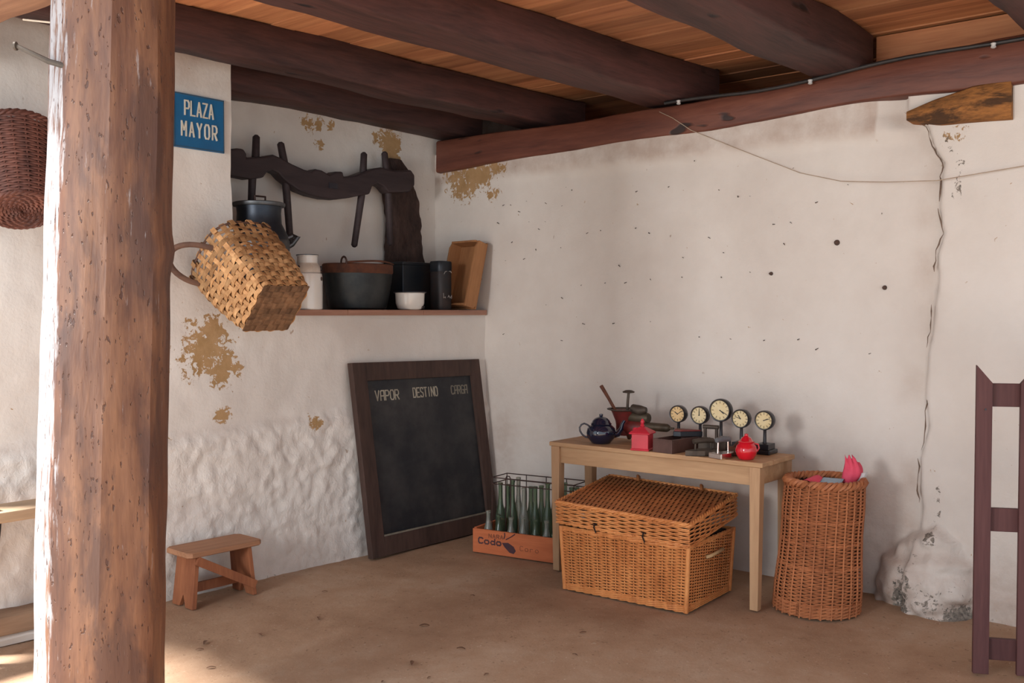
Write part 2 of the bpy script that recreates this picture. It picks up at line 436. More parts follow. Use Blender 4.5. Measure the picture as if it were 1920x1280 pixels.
w = MB(); src = []
XE = 3.62
src += patch(w, (-.08, WL(-.08), -.04), (XE + .08, WL(XE) - WL(-.08), 0), (0, 0, 1.545), 250, 98, disp_left)          # below shelf level
src += patch(w, (JX, WL(JX), 1.505), (XE - JX, WL(XE) - WL(JX), 0), (0, 0, 1.55), 106, 84, disp_left)    # beside the niche
src += patch(w, (JX, NB, 1.43), (0, WL(JX) - NB, 0), (0, 0, 1.625), 24, 84, disp_left)                  # jamb
src += patch(w, (-.08, NB, 1.43), (JX + .08, 0, 0), (0, 0, 1.625), 130, 84, disp_left)                  # niche back
src += patch(w, (-.08, NB, 1.480), (JX + .08, 0, 0), (0, .36, 0), 60, 16, lambda p: disp_left(p) + V3((0, (p.y - NB) / .36 * (WL(p.x) + .19), 0)))                    # sill under the shelf
# outer end so that the wall has thickness
src += patch(w, (XE, WL(XE), -.04), (0, -.4, 0), (0, 0, 3.1), 12, 60, disp_left)
k0 = len(w.v); w.box((1.74, -.60, .70), (3.64, .58, 1.50)); src += [V3(p) for p in w.v[k0:]]      # unseen core box added behind the plaster to stop light leaks
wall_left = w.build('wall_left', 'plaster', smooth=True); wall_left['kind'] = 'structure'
PE = [(2.20, -.16, 1.33, .14, 1.1), (2.10, -.16, 1.21, .09, 1.05), (2.165, -.16, 1.42, .075, 1.15), (2.0, -.16, 1.207, .045, 1.0), (2.466, -.18, 1.228, .045, .9),
      (2.105, -.16, .946, .05, 1.0), (.457, NB, 2.70, .10, 1.25), (.44, NB, 2.60, .07, 1.2), (1.10, NB, 2.752, .045, 1.05), (1.188, NB, 2.75, .045, 1.1), (1.0, NB, 2.76, .035, 1.0),
      (.60, NB, 2.72, .045, 1.0), (1.09, NB, 2.62, .035, 1.0), (2.48, -.19, .88, .04, 1.0), (1.5, -.12, .86, .05, .85)]
def peelv(p, L):
    b = 0
    for x, y, z, r, s in L:
        d = math.sqrt((p.x - x) ** 2 + ((p.y - y) * .7) ** 2 + (p.z - z) ** 2) / r
        if d < 1.8: b = max(b, s * (1 - d * .55))
    return b
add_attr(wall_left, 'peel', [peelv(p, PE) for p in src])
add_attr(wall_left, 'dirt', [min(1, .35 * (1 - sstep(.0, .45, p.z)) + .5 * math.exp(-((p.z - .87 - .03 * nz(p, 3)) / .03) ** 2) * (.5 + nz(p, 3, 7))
         + .55 * math.exp(-(p.x / .05) ** 2) * (1 - sstep(.4, 1.15, p.z)) + .5 * sstep(2.62, 2.8, p.z) * (1 if p.x > 2 else .6)) for p in src])  # grime at the foot, plus darker tint down the corner and along the top
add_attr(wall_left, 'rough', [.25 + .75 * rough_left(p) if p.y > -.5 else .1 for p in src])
add_attr(wall_left, 'mold', [.35 * (1 - sstep(0, .10, p.z)) for p in src])

CR = [(2.85, 2.56), (2.96, 2.47), (2.99, 2.37), (3.04, 2.28), (3.03, 2.19), (3.02, 2.05), (3.04, 1.92), (3.01, 1.81), (3.02, 1.7), (3.0, 1.56), (2.99, 1.42), (2.97, 1.31), (2.96, 1.09), (2.98, .93), (2.94, .76), (2.94, .59), (2.95, .51)]
def crack_y(z):
    if z >= CR[0][1]: return CR[0][0]
    if z <= CR[-1][1]: return CR[-1][0] - .1 * (CR[-1][1] - z)
    for (a, b), (c, d) in zip(CR, CR[1:]):
        if d <= z <= b: return a + (c - a) * (b - z) / (b - d)
def disp_right(p):
    d = nvec(p, 1.3, 21) * .010 + nvec(p, 6, 31) * .0035 + nvec(p, 16, 41) * .0014
    e = p.y - crack_y(p.z)
    d.x += -.035 * sstep(-.32, -.02, e) * (1 - sstep(0, .012, e)) + .03 * sstep(.0, .02, e) + .02 * sstep(.05, .4, e)
    d.x += .035 * sstep(2.40, 2.50, p.z + .03 * nz(p, 3)) * (1 - sstep(-.2, .0, e)) * sstep(-.1, .5, p.y)
    # boulder plastered into the foot of the wall
    q = ((p.y - 2.99) / .25) ** 2 + ((p.z - .05) / .36) ** 2 + .38 * nz(p, 6.5, 2) + .18 * nz(p, 15, 6)
    if q < 1:
        q = max(0, q); d.x += .21 * (1 - q) ** .55 + nz(p, 11, 3) * .035 + nz(p, 24, 8) * .016
    lo = (1 - sstep(.25, .5, p.z)) * sstep(2.3, 2.7, p.y)
    d += nvec(p, 18, 5) * .007 * lo
    d.x += .035 * (1 - sstep(.11, .135, p.z + .01 * nz(p, 8))) * sstep(3.1, 3.2, p.y)
    return d
w = MB(); src = []
src += patch(w, (0, NB - .02, -.04), (0, 3.75 - NB, 0), (0, 0, 2.72), 290, 184, disp_right)
src += patch(w, (0, 3.73, -.04), (0, 2.6, 0), (0, 0, 2.72), 60, 80, disp_right)
src += patch(w, (.0, NB - .5, 2.68), (-1.5, 0, 0), (0, 7.4, 0), 12, 40, disp_left)
src += patch(w, (-1.5, -.575, 2.55), (1.52, 0, 0), (0, 0, .55), 30, 12, disp_left)
src += patch(w, (-1.45, NB - .5, 2.6), (0, 7.4, 0), (0, 0, .5), 40, 6, disp_left)
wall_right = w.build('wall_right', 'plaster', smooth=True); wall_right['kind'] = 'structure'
PR = [(0, -.262, 2.42, .09, 1.05), (0, -.10, 2.50, .09, 1.1), (0, -.18, 2.49, .10, 1.15), (0, -.36, 2.50, .06, 1.0), (0, .0, 2.35, .05, .85), (0, .05, 2.53, .06, 1.0), (.2, 3.03, .22, .045, 1.1), (.04, 3.1, 2.42, .05, .9)]
add_attr(wall_right, 'peel', [peelv(p, PR) for p in src])
def dirt_shade_r(p):  # wall grime, with cast shadows of the table things painted in
    g = lambda y, z, ry, rz, a: a * math.exp(-((p.y - y) / ry) ** 2 - ((p.z - z) / rz) ** 2)
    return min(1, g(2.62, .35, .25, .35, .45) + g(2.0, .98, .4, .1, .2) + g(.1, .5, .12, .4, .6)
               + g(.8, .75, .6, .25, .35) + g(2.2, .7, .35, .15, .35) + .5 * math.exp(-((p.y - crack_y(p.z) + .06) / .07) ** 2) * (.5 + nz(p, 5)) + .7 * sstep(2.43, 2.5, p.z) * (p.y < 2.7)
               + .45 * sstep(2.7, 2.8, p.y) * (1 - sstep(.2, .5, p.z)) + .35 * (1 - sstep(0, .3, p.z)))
add_attr(wall_right, 'rough', [.06 + .6 * (1 - sstep(.3, .9, p.z)) * sstep(2.3, 2.8, p.y) for p in src])
add_attr(wall_right, 'dirt', [dirt_shade_r(p) for p in src])
add_attr(wall_right, 'mold', [(.30 * (1 - sstep(.02, .30, p.z)) * sstep(2.5, 2.75, p.y) * (1 - sstep(3.15, 3.3, p.y)) + .20 * (1 if ((p.y - 3.04) / .2) ** 2 + ((p.z - .1) / .3) ** 2 < 1 else 0)
         + .4 * (1 - sstep(0, .09, p.z)) * sstep(3.1, 3.2, p.y) + .42 * (abs(p.y - crack_y(p.z) - .09) < .03) * (.33 < p.z < 2.5) * (nz(p, 2.2, 6) > .15) + .15 * (abs(p.y - crack_y(p.z)) < .05)) for p in src])
# the long crack, broken into runs
for i0, i1 in ((0, 5), (5, 8), (9, 11), (12, 14), (14, 16)):
    pts = []
    for (a, b), (c, d) in zip(CR[i0:i1 + 1], CR[i0 + 1:i1 + 1]):
        for t in range(4):
            z = b + (d - b) * t / 4; y = a + (c - a) * t / 4 + .022 * nz((0, 1, z), 9, 3) + random.uniform(-.005, .005)
            pts.append((.012, y, z))
    MB().tube(pts, [random.uniform(.001, .0052) * (0.3 if k in (0, len(pts) - 1) else 1) for k in range(len(pts))], 5).build('crack', 'crack', wall_right)

NAILS = [(0.65, 2.35), (0.7, 2.33), (0.32, 2.28), (0.12, 2.27), (0.18, 2.26), (0.26, 2.21), (0.49, 2.25), (0.62, 2.23), (0.34, 2.14), (0.48, 2.13), (0.43, 2.08), (0.07, 2.14), (0.19, 2.01), (0.13, 1.88), (0.4, 1.94), (0.3, 1.89), (0.61, 1.95), (0.83, 2.04), (0.93, 2.05), (1.2, 2.05), (1.3, 2.01), (1.21, 2.28), (1.44, 2.29), (1.54, 1.85), (1.08, 1.81), (0.78, 1.7), (0.97, 1.71), (1.13, 1.71), (1.31, 1.72), (1.53, 1.73), (0.49, 1.57), (0.63, 1.61), (0.81, 1.44), (1.04, 1.45), (1.31, 1.46), (1.65, 1.37), (0.12, 1.37), (0.63, 1.33), (1.62, 2.43), (2.24, 2.33), (2.55, 2.21), (1.78, 2.24), (1.9, 2.19), (1.98, 2.19), (2.38, 2.13), (2.13, 2.02), (2.23, 2.02), (2.73, 2.04), (1.72, 1.96), (1.81, 1.87), (1.79, 1.73), (1.98, 1.75), (2.19, 1.9), (1.86, 1.36), (2.07, 1.36), (2.28, 1.37), (2.39, 1.32), (2.68, 1.3)]
nm = MB().tube([(-.02, 0, 0), (.022, 0, 0)], .0026, 6); nm.lathe([(.005, 0), (.005, .002)], 6, (.022, 0, 0), Matrix.Rotation(math.pi / 2, 3, 'Y'))
nail0 = nm.build('nail', 'nail', wall_right)
for i, (y, z) in enumerate(NAILS):
    o = nail0 if i == 0 else copy_part(nail0, wall_right)
    o.location = (disp_right(V3((0, y, z))).x, y, z)
    o.rotation_euler = (0, random.uniform(-.5, .5), random.uniform(-.6, .6)); o.scale = (random.uniform(.3, .85),) * 3
for y, z, s in ((2.11, 1.74, .6), (2.75, 1.65, .7), (2.49, 1.9, .9)):
    p = MB().lathe([(.004, 0), (.018 * s, .004), (.014 * s, .018), (.006, .026)], 9, (0, 0, 0), Matrix.Rotation(math.pi / 2, 3, 'Y')).build('wall_plug', 'plug', wall_right)
    p.location = (disp_right(V3((0, y, z))).x - .003, y, z)

# floor ----------------------------------------------------------------------
def disp_floor(p):
    d = V3((0, 0, 0)); d.z = .010 * nz(p, 1.1, 2) + .004 * nz(p, 5, 6) - .006
    return d
w = MB()
patch(w, (-.6, -.8, 0), (5.2, 0, 0), (0, 5.6, 0), 140, 150, disp_floor)
patch(w, (-.6, 4.8, 0), (5.2, 0, 0), (0, 3, 0), 60, 40, disp_floor)
floor = w.build('floor', 'floor', smooth=True); floor['kind'] = 'structure'
w = MB()
patch(w, (4.6, -6, 0), (14, 0, 0), (0, 20, 0), 40, 50, disp_floor)
patch(w, (-.6, 7.8, 0), (5.2, 0, 0), (0, 6.2, 0), 20, 20, disp_floor)
M['gravel'] = plain('courtyard_gravel', (.30, .29, .27), (.22, .21, .19), .9, 0, 20, .2, spec=.2)
yard = w.build('floor_courtyard', 'gravel', smooth=True); yard['kind'] = 'structure'

# ceiling: boards lying across the beams
ZC = 3.03
ceiling = MB().box((1.28, 3.22, ZC + .06), (5.62, 7.7, .05)).build('ceiling', 'beam'); ceiling['kind'] = 'structure'
x = -1.5; k = 0
while x < 3.95:
    wd = random.choice((.15, .18, .21, .24))
    pl = MB(); n = 14; lps = []
    for i in range(n + 1):
        y = -.64 + 7.7 * i / n; o_ = .004 * math.sin(i * 1.7 + k)
        z0 = ZC + .003 * math.sin(i + k * 2) + (k % 3) * .003
        lps.append([V3((x + .003 + o_ * .3, y, z0)), V3((x + wd - .003, y, z0)), V3((x + wd - .003, y, z0 + .028)), V3((x + .003, y, z0 + .028))])
    pl.loft(lps).build('plank', 'plank', ceiling)
    x += wd; k += 1

def log_beam(name, mat, ends, axis, label, n=26, ch=.12, wob=.015, cat='beam', group=None, bow=None, seed=0):
    """loft of a hewn rectangular section between stations (pos, a0, a1, z0, z1); axis 0 runs along x, 1 along y"""
    mb = MB(); lps = []
    p0, p1 = ends[0][0], ends[-1][0]
    for i in range(n + 1):
        s = p0 + (p1 - p0) * i / n
        for e, f in zip(ends, ends[1:]):
            if min(e[0], f[0]) - 1e-6 <= s <= max(e[0], f[0]) + 1e-6:
                t = (s - e[0]) / (f[0] - e[0]); st = [e[q] + (f[q] - e[q]) * t for q in range(1, 5)]; break
        a0, a1, z0, z1 = st; c = ch * min(a1 - a0, z1 - z0) * .5; c2 = c * .3
        sec = [(a0 + c, z0), ((a0 + a1) / 2, z0 - .004), (a1 - c, z0), (a1 - c2, z0 + c2), (a1, z0 + c), (a1, (z0 + z1) / 2), (a1, z1 - c), (a1 - c, z1), (a0 + c, z1), (a0, z1 - c), (a0, (z0 + z1) / 2), (a0, z0 + c), (a0 + c2, z0 + c2)]
        l = []
        for a, z in sec:
            p = V3((s, a, z)) if axis == 0 else V3((a, s, z))
            l.append(p + nvec(p, 1.5, seed) * wob * 1.5 + nvec(p, 6, seed + 3) * wob * .5)
        lps.append(l)
    mb.loft(lps)
    o = mb.build(name, mat, smooth=50)
    return tag(o, label, cat, group)

G = 'dark beams under the plank ceiling'
log_beam('ceiling_beam', 'beam', [(-.25, -.55, -.30, 2.80, 3.02), (3.5, -.55, -.32, 2.80, 3.02)], 0, 'blackish ceiling beam over the niche, nearest the back wall', group=G, seed=1)
log_beam('ceiling_beam', 'beam', [(-.55, .12, .42, 2.81, 3.03), (2.6, .035, .21, 2.83, 3.03), (4.05, -.02, .16, 2.84, 3.03)], 0, 'dark reddish ceiling beam meeting the top of the wall with the blue sign', group=G, seed=2)
log_beam('ceiling_beam', 'beam', [(-.33, 1.28, 1.60, 2.80, 3.03), (2.7, 1.08, 1.34, 2.82, 3.03), (4.05, 1.0, 1.24, 2.83, 3.03)], 0, 'long dark ceiling beam crossing the top middle of the picture', group=G, seed=3)
log_beam('ceiling_beam', 'beam', [(-.1, 2.37, 2.64, 2.80, 3.03), (1.8, 2.28, 2.62, 2.82, 3.03), (4.05, 2.2, 2.5, 2.83, 3.03)], 0, 'broad dark ceiling beam at the upper right, above the hanging wire', group=G, seed=4)
log_beam('ceiling_beam', 'beam', [(-.1, 3.44, 3.72, 2.83, 3.03), (4.05, 3.42, 3.70, 2.83, 3.03)], 0, 'dark ceiling beam cut off by the top right corner', group=G, seed=5)
log_beam('wall_plate', 'plate', [(-.49, -.22, .045, 2.545, 2.775), (.8, -.22, .05, 2.585, 2.76), (2.0, -.22, .055, 2.60, 2.785), (2.65, -.22, .065, 2.635, 2.81), (3.3, -.22, .085, 2.62, 2.85), (6.2, -.22, .085, 2.63, 2.85)], 1,
         'reddish bowed timber lying along the top of the long white wall', n=60, wob=.008, seed=7)
o = MB().box((-.16, 3.03, 2.92), (.03, .78, .20)).build('blocking_board', 'plank', bevel=.004); tag(o, 'reddish board closing the gap between two beams above the wall plate', 'board')
log_beam('old_timber_end', 'oldend', [(2.88, -.12, .062, 2.505, 2.55), (3.03, -.12, .075, 2.475, 2.60), (3.2, -.12, .085, 2.462, 2.64), (3.375, -.12, .09, 2.452, 2.64)], 1,
         'worm-eaten orange timber end let into the wall under the wall plate', n=22, wob=.012, cat='timber', seed=9)
log_beam('girder', 'girder', [(-.22, 3.55, 3.93, 2.65, 2.812), (6.5, 3.55, 3.93, 2.65, 2.812)], 1, 'pale brown girder above the post, seen in the top left corner', n=50, wob=.012, seed=12)

# ================================================================== POST
post = thing('wooden_post', 'thick hewn wooden post standing in the left foreground', 'post', (3.69, 1.447, 0))
mb = MB(); lps = []; NS = 48
def post_c(z): return V3((-.035 * z, .002 * z, z))
def post_r(q, z):
    a = math.cos(math.pi / 8) / math.cos(((q + .48) % (math.pi / 4)) - math.pi / 8)       # hewn octagon
    r = (.212 - .0085 * z) * (.15 + .85 * a)
    p = (math.cos(q) * .3, math.sin(q) * .3, z)
    return r + .010 * nz((p[0], p[1], z * .35), 3.2, 4) + .005 * nz((p[0] * 2, p[1] * 2, z * .5), 8, 2) + .012 * math.exp(-((z - 1.72) / .05) ** 2) * max(0, math.cos(q - 2.5))
for i in range(91):
    z = 2.63 * i / 90; c = post_c(z)
    lps.append([c + V3((math.cos(q) * post_r(q, z), math.sin(q) * post_r(q, z), 0)) for q in (2 * math.pi * j / NS for j in range(NS))])
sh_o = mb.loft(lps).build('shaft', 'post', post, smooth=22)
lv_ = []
for p_ in sh_o.data.vertices:                     # sun's bright edge painted in as ragged limewash, on the yard-side face
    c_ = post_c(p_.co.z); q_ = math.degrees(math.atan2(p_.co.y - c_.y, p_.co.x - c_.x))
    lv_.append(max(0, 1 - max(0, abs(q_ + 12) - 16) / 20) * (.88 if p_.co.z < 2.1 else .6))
add_attr(sh_o, 'sunlit_lime', lv_)
d_ = (-R_).normalized(); a_ = post_c(2.285) + d_ * .07 - F_ * .150
n_ = MB().tube([a_, a_ + d_ * .07 + V3((0, 0, .02)), a_ + d_ * .17 + V3((0, 0, .068))], [.009, .009, .007], 8)
n_.lathe([(.004, -.004), (.014, 0), (.014, .006)], 10, a_ + d_ * .17 + V3((0, 0, .068)), d_.to_track_quat('Z', 'Y').to_matrix())
n_.build('large_nail', 'iron', post, smooth=40, label='long bent iron nail sticking out of the post')

# ================================================================== THINGS ON THE BLACKBOARD WALL
# blue street sign
sg = thing('street_sign', 'blue enamel street sign reading PLAZA MAYOR on the white wall', 'sign', (2.245, WL(2.245) + .022, 2.54))
MB().box((0, 0, 0), (.315, .012, .290)).build('plate', 'sign', sg, bevel=.002)
fr = MB()
for sx in (-1, 1): fr.box((sx * .152, .007, 0), (.005, .004, .285))
for sz in (-1, 1): fr.box((0, .007, sz * .139), (.305, .004, .005))
fr.build('border', 'bottom', sg)
for word, x0, z0, wl_, pitch in (('PLAZA', .088, .032, .025, .037), ('MAYOR', .108, -.080, .026, .047)):
    for i, ch in enumerate(word):
        fn = lambda u, v, d, i=i: V3((x0 - i * pitch - u, .006 + d, z0 + v))
        letter(ch, fn, wl_, .075, .0074, .005, 'letter', 'signtext', sg)

# shelf boards
sh = thing('shelf', 'reddish wooden shelf board along the bottom of the niche', 'shelf', (0, 0, 1.5))
xs = [.015, .62, 1.25, 2.0]
for a, b in zip(xs, xs[1:]):
    mb = MB(); f = WL(a) + .030; g = WL(b) + .030
    mb.hexa([V3(p) for p in ((a, NB + .02, 0), (a, NB + .02, .035), (a, f, 0), (a, f, .035), (b - .003, NB + .02, 0), (b - .003, NB + .02, .035), (b - .003, g, 0), (b - .003, g, .035))])
    mb.build('shelf_board', 'shelf', sh, bevel=.003)
SZ = 1.536

# ox yoke
YK = [(1.95, 2.457), (1.848, 2.479), (1.804, 2.481), (1.783, 2.454), (1.783, 2.432), (1.663, 2.454), (1.59, 2.474), (1.525, 2.459), (1.449, 2.433), (1.353, 2.409), (1.294, 2.404), (1.264, 2.423), (1.214, 2.42), (1.153, 2.399), (1.101, 2.425), (1.043, 2.431), (1.036, 2.399), (0.942, 2.417), (0.855, 2.451), (0.776, 2.481), (0.703, 2.497), (0.651, 2.491), (0.593, 2.488), (0.51, 2.497), (0.426, 2.511), (0.389, 2.476), (0.39, 2.406), (0.439, 2.357), (0.64, 2.33), (0.686, 2.368), (0.743, 2.384), (0.788, 2.358), (0.811, 2.306), (0.888, 2.291), (0.986, 2.266), (1.092, 2.246), (1.195, 2.243), (1.305, 2.253), (1.393, 2.272), (1.47, 2.308), (1.517, 2.333), (1.554, 2.364), (1.6, 2.378), (1.636, 2.363), (1.664, 2.326), (1.762, 2.308), (1.849, 2.314), (1.95, 2.319)]
yk = thing('ox_yoke', 'dark wooden ox yoke with four pegs hanging on the niche wall', 'yoke', (1.1, -.415, 2.35))
mb = MB(); mb.prism([(a - 1.1, b - 2.35) for a, b in YK], lambda a, b, d: V3((a, d, b)), -.045, .045)
mb.build('yoke_beam', 'yoke', yk, bevel=.012)
PG = [((1.684, 2.571), (1.69, 2.443), (1.713, 2.336), (1.724, 2.15)), ((1.505, 2.553), (1.478, 2.437), (1.469, 2.331), (1.436, 1.955)), ((.824, 2.575), (.832, 2.462), (.844, 2.311), (.913, 1.962)), ((.637, 2.603), (.622, 2.485), (.605, 2.35), (.588, 1.988))]
for pg in PG:
    pts = [V3((a - 1.1, .0, b - 2.35)) for a, b in pg]
    rs = [.022, .024, .024, .021]
    e0 = pts[0] + (pts[0] - pts[1]).normalized() * .012; e1 = pts[3] + (pts[3] - pts[2]).normalized() * .012
    MB().tube([e0] + pts + [e1], [.010] + rs + [.010], 10).build('peg', 'yoke', yk, smooth=50)
MB().box((.03, .045, -.02), (.07, .012, .035)).build('strap_slot', 'enameled', yk)

# cork bark
def interp(L, z):
    for (a, b), (c, d) in zip(L, L[1:]):
        if b <= z <= d: return a + (c - a) * (z - b) / (d - b)
    return L[-1][0] if z > L[-1][1] else L[0][0]
BKR = [(.135, 1.537), (.155, 1.80), (.18, 1.926), (.201, 2.068), (.213, 2.175), (.219, 2.30), (.257, 2.386), (.313, 2.47), (.35, 2.554), (.39, 2.602)]
BKL = [(.56, 1.537), (.54, 1.80), (.534, 1.997), (.521, 2.154), (.556, 2.324), (.567, 2.495), (.543, 2.584), (.48, 2.602)]
def bk_edges(z): return interp(BKR, z), interp(BKL, z)
mb = MB(); lps = []
for i in range(61):
    z = 1.538 + (2.598 - 1.538) * i / 60; a, b = bk_edges(z); l = []
    a += .010 * nz((0, 0, z), 25, 3); b += .010 * nz((0, 0, z), 25, 7)
    for sgn in (1, -1):
        for j in range(14):
            t = j / 13 if sgn > 0 else 1 - j / 13
            X = a + (b - a) * t; bulge = .018 * math.sin(math.pi * t)
            Y = -.512 + (.016 * sgn + bulge) * min(1, (2.62 - z) * 8)
            p = V3((X, Y, z))
            if sgn > 0: p.y += .012 * nz((X, 0, z * .35), 40, 3) + .010 * nz((X, 0, z * .5), 18, 5)
            l.append(p)
    lps.append(l)
o = mb.loft(lps).build('cork_bark', 'bark', smooth=60); tag(o, 'tall rough slab of dark cork bark leaning in the niche corner', 'bark')

# dark milk churn
ch = thing('milk_churn', 'dark metal milk churn with lid handle behind the splint basket', 'milk churn', (1.785, -.255, SZ))
MB().lathe([(.14, 0), (.165, .01), (.17, .03), (.17, .40), (.165, .43), (.13, .50), (.126, .56), (.13, .60)], 40).build('body', 'churn', ch, smooth=40)
MB().lathe([(.128, .597), (.146, .598), (.150, .606), (.150, .618), (.142, .622), (.13, .610), (.02, .600)], 40).build('lid', 'churnband', ch, smooth=40)
MB().lathe([(.171, .34), (.174, .345), (.174, .40), (.171, .405)], 40).build('band', 'churnband', ch, smooth=40)
MB().tube([(.05, .03, .605), (.05, .03, .655), (-.045, .0, .66), (-.045, .0, .605)], .006, 8).build('lid_handle', 'wire', ch, smooth=50)
for s in (-1,):
    MB().tube([(-.165, .02, .36), (-.20, .05, .39), (-.235, .06, .435), (-.20, .05, .44), (-.165, .03, .42)], .016, 8).build('side_handle', 'churnband', ch, smooth=50)

# white enamel can
wc = thing('enamel_milk_can', 'white enamel milk can with aged neck on the shelf', 'milk can', (1.485, -.19, SZ)); wc.scale = (.87, .87, 1.0)
MB().lathe([(.098, 0), (.104, .006), (.104, .195), (.100, .215), (.086, .225)], 40).build('body', 'enamel', wc, smooth=40)
MB().lathe([(.088, .222), (.090, .235), (.084, .262), (.074, .270), (.072, .280)], 40).build('neck', 'canneck', wc, smooth=40)
MB().lathe([(.072, .278), (.070, .318), (.076, .321), (.076, .326), (.066, .326), (.066, .29)], 40).build('collar', 'enamel', wc, smooth=40)
MB().lathe([(.0765, .3255), (.0765, .330), (.068, .330), (.068, .326)], 40).build('rim', 'enameled', wc, smooth=40)
for s in (-1, 1):
    MB().tube([(s * .082, .02, .255), (s * .100, .03, .262), (s * .102, .03, .240), (s * .09, .02, .235)], .004, 6).build('ear', 'enameled', wc, smooth=50)
MB().lathe([(.001, .0), (.013, .0005), (.012, .004), (.001, .005)], 10, (-.045, .092, .185), Matrix.Rotation(-math.pi / 2, 3, 'X') @ Matrix.Rotation(-.3, 3, 'Y')).build('chip', 'plug', wc)

# cauldron
cd = thing('cauldron', 'wide black cauldron with rusty rim and hoop handle on the shelf', 'cauldron', (.960, -.325, SZ)); cd.scale = (.90, .74, 1.0)
MB().lathe([(.215, 0), (.235, .012), (.26, .10), (.278, .19), (.283, .235)], 48, ry=.86).build('body', 'cauldron', cd, smooth=40)
MB().lathe([(.283, .234), (.290, .245), (.289, .290), (.280, .296), (.270, .290), (.268, .235), (.24, .03), (.01, .02)], 48, ry=.86).build('rim', 'rust', cd, smooth=40)
MB().tube([(.22 + .0 * q, .12 + .035 * math.cos(q), .30 + .035 * math.sin(q)) for q in (2 * math.pi * i / 16 for i in range(16))], .007, 8, closed=True).build('ring', 'wire', cd, smooth=50)
MB().tube([(.22 - .46 * t, .14 + .11 * math.sin(math.pi * t), .300 + .012 * math.sin(math.pi * t)) for t in (i / 16 for i in range(17))], .006, 8).build('hoop_handle', 'rust', cd, smooth=50)

# white bowl
bw = thing('enamel_bowl', 'small white enamel bowl standing in front of the dark tin', 'bowl', (.685, -.125, SZ)); bw.scale = (.74, .74, .96)
MB().lathe([(.085, 0), (.112, .010), (.128, .045), (.132, .112), (.146, .118), (.146, .123), (.128, .121), (.122, .04), (.01, .012)], 40).build('body', 'enamel', bw, smooth=50)
MB().lathe([(.1445, .1165), (.148, .119), (.148, .1225), (.144, .1240)], 40).build('rim', 'enameled', bw, smooth=50)
MB().tube([(-.055, .117, .008), (-.055, .126, .020), (-.04, .130, .026), (-.025, .126, .018), (-.025, .122, .008)], .004, 6).build('chip', 'enameled', bw)

# dark tin box and canister
o = thing('tin_box', 'large dark tin box standing behind the white bowl', 'tin box', (.42, -.375, SZ))
MB().box((0, 0, .155), (.34, .17, .31)).build('body', 'darktin', o, bevel=.006)
MB().box((0, 0, .318), (.35, .18, .022)).build('lid', 'darktin', o, bevel=.004)
MB().tube([(-.05, 0, .326), (-.05, 0, .336), (.05, 0, .336), (.05, 0, .326)], .004, 6).build('handle', 'wire', o)
cn = thing('canister', 'narrow dark canister with scratched pale marks beside the wooden tray', 'canister', (.352, -.16, SZ)); cn.scale = (.76, .76, 1.0)
sq = []
def sq_loop(r, z, e=.55, n=32):
    return [V3((abs(math.cos(q)) ** e * (1 if math.cos(q) > 0 else -1) * r, abs(math.sin(q)) ** e * (1 if math.sin(q) > 0 else -1) * r * .9, z)) for q in (2 * math.pi * i / n for i in range(n))]
MB().loft([sq_loop(.082, 0), sq_loop(.086, .006), sq_loop(.086, .26), sq_loop(.083, .266)]).build('body', 'canister', cn, smooth=40)
MB().loft([sq_loop(.088, .262), sq_loop(.090, .268), sq_loop(.090, .322), sq_loop(.084, .334), sq_loop(.03, .338)]).build('lid', 'darktin', cn, smooth=40)
for pts in ([(.05, .245), (.035, .262), (.012, .265)], [(-.012, .265), (-.035, .266), (-.048, .255)], [(.058, .115), (.056, .08)], [(.05, .083), (.035, .090), (.03, .08)], [(.0, .085), (-.01, .10), (-.03, .082), (-.05, .10), (-.048, .078)]):
    q = MB(); q.tube([(a - .01, .0785 if abs(a) < .06 else .075, b) for a, b in pts], .0028, 5)
    so_ = q.build('scratch_mark', 'scratch', cn)

# wooden tray leaning against the right wall
ta = math.radians(14)
tr = thing('wooden_tray', 'shallow wooden tray leaning upright against the wall at the shelf end', 'tray', (.175, -.125, SZ + .006), 0)
tr.rotation_euler = (0, -ta, math.radians(-6))
W_, H_, D_ = .27, .475, .10       # along y, up z, depth x
MB().box((-.006, 0, H_ / 2), (.012, W_, H_)).build('base_board', 'traywood', tr, bevel=.002)
for s in (-1, 1):
    mb = MB(); pl = [(0, 0), (D_, .0), (D_, H_ * .72), (D_ * .55, H_), (0, H_)]
    pl = [(0, .03), (.02, 0), (D_, 0), (D_, H_ - .05), (D_ - .02, H_ - .004), (0, H_ - .01)]
    mb.prism(pl, lambda a, b, d: V3((a, d, b)), s * W_ / 2 - .008, s * W_ / 2 + .008)
    mb.build('side_board', 'traywood', tr, bevel=.002)
MB().box((D_ / 2, 0, .012), (D_, W_ - .018, .014)).build('end_board', 'traywood', tr, bevel=.002)
MB().box((D_ / 2, 0, H_ - .012), (D_, W_ - .018, .014)).build('end_board', 'traywood', tr, bevel=.002)

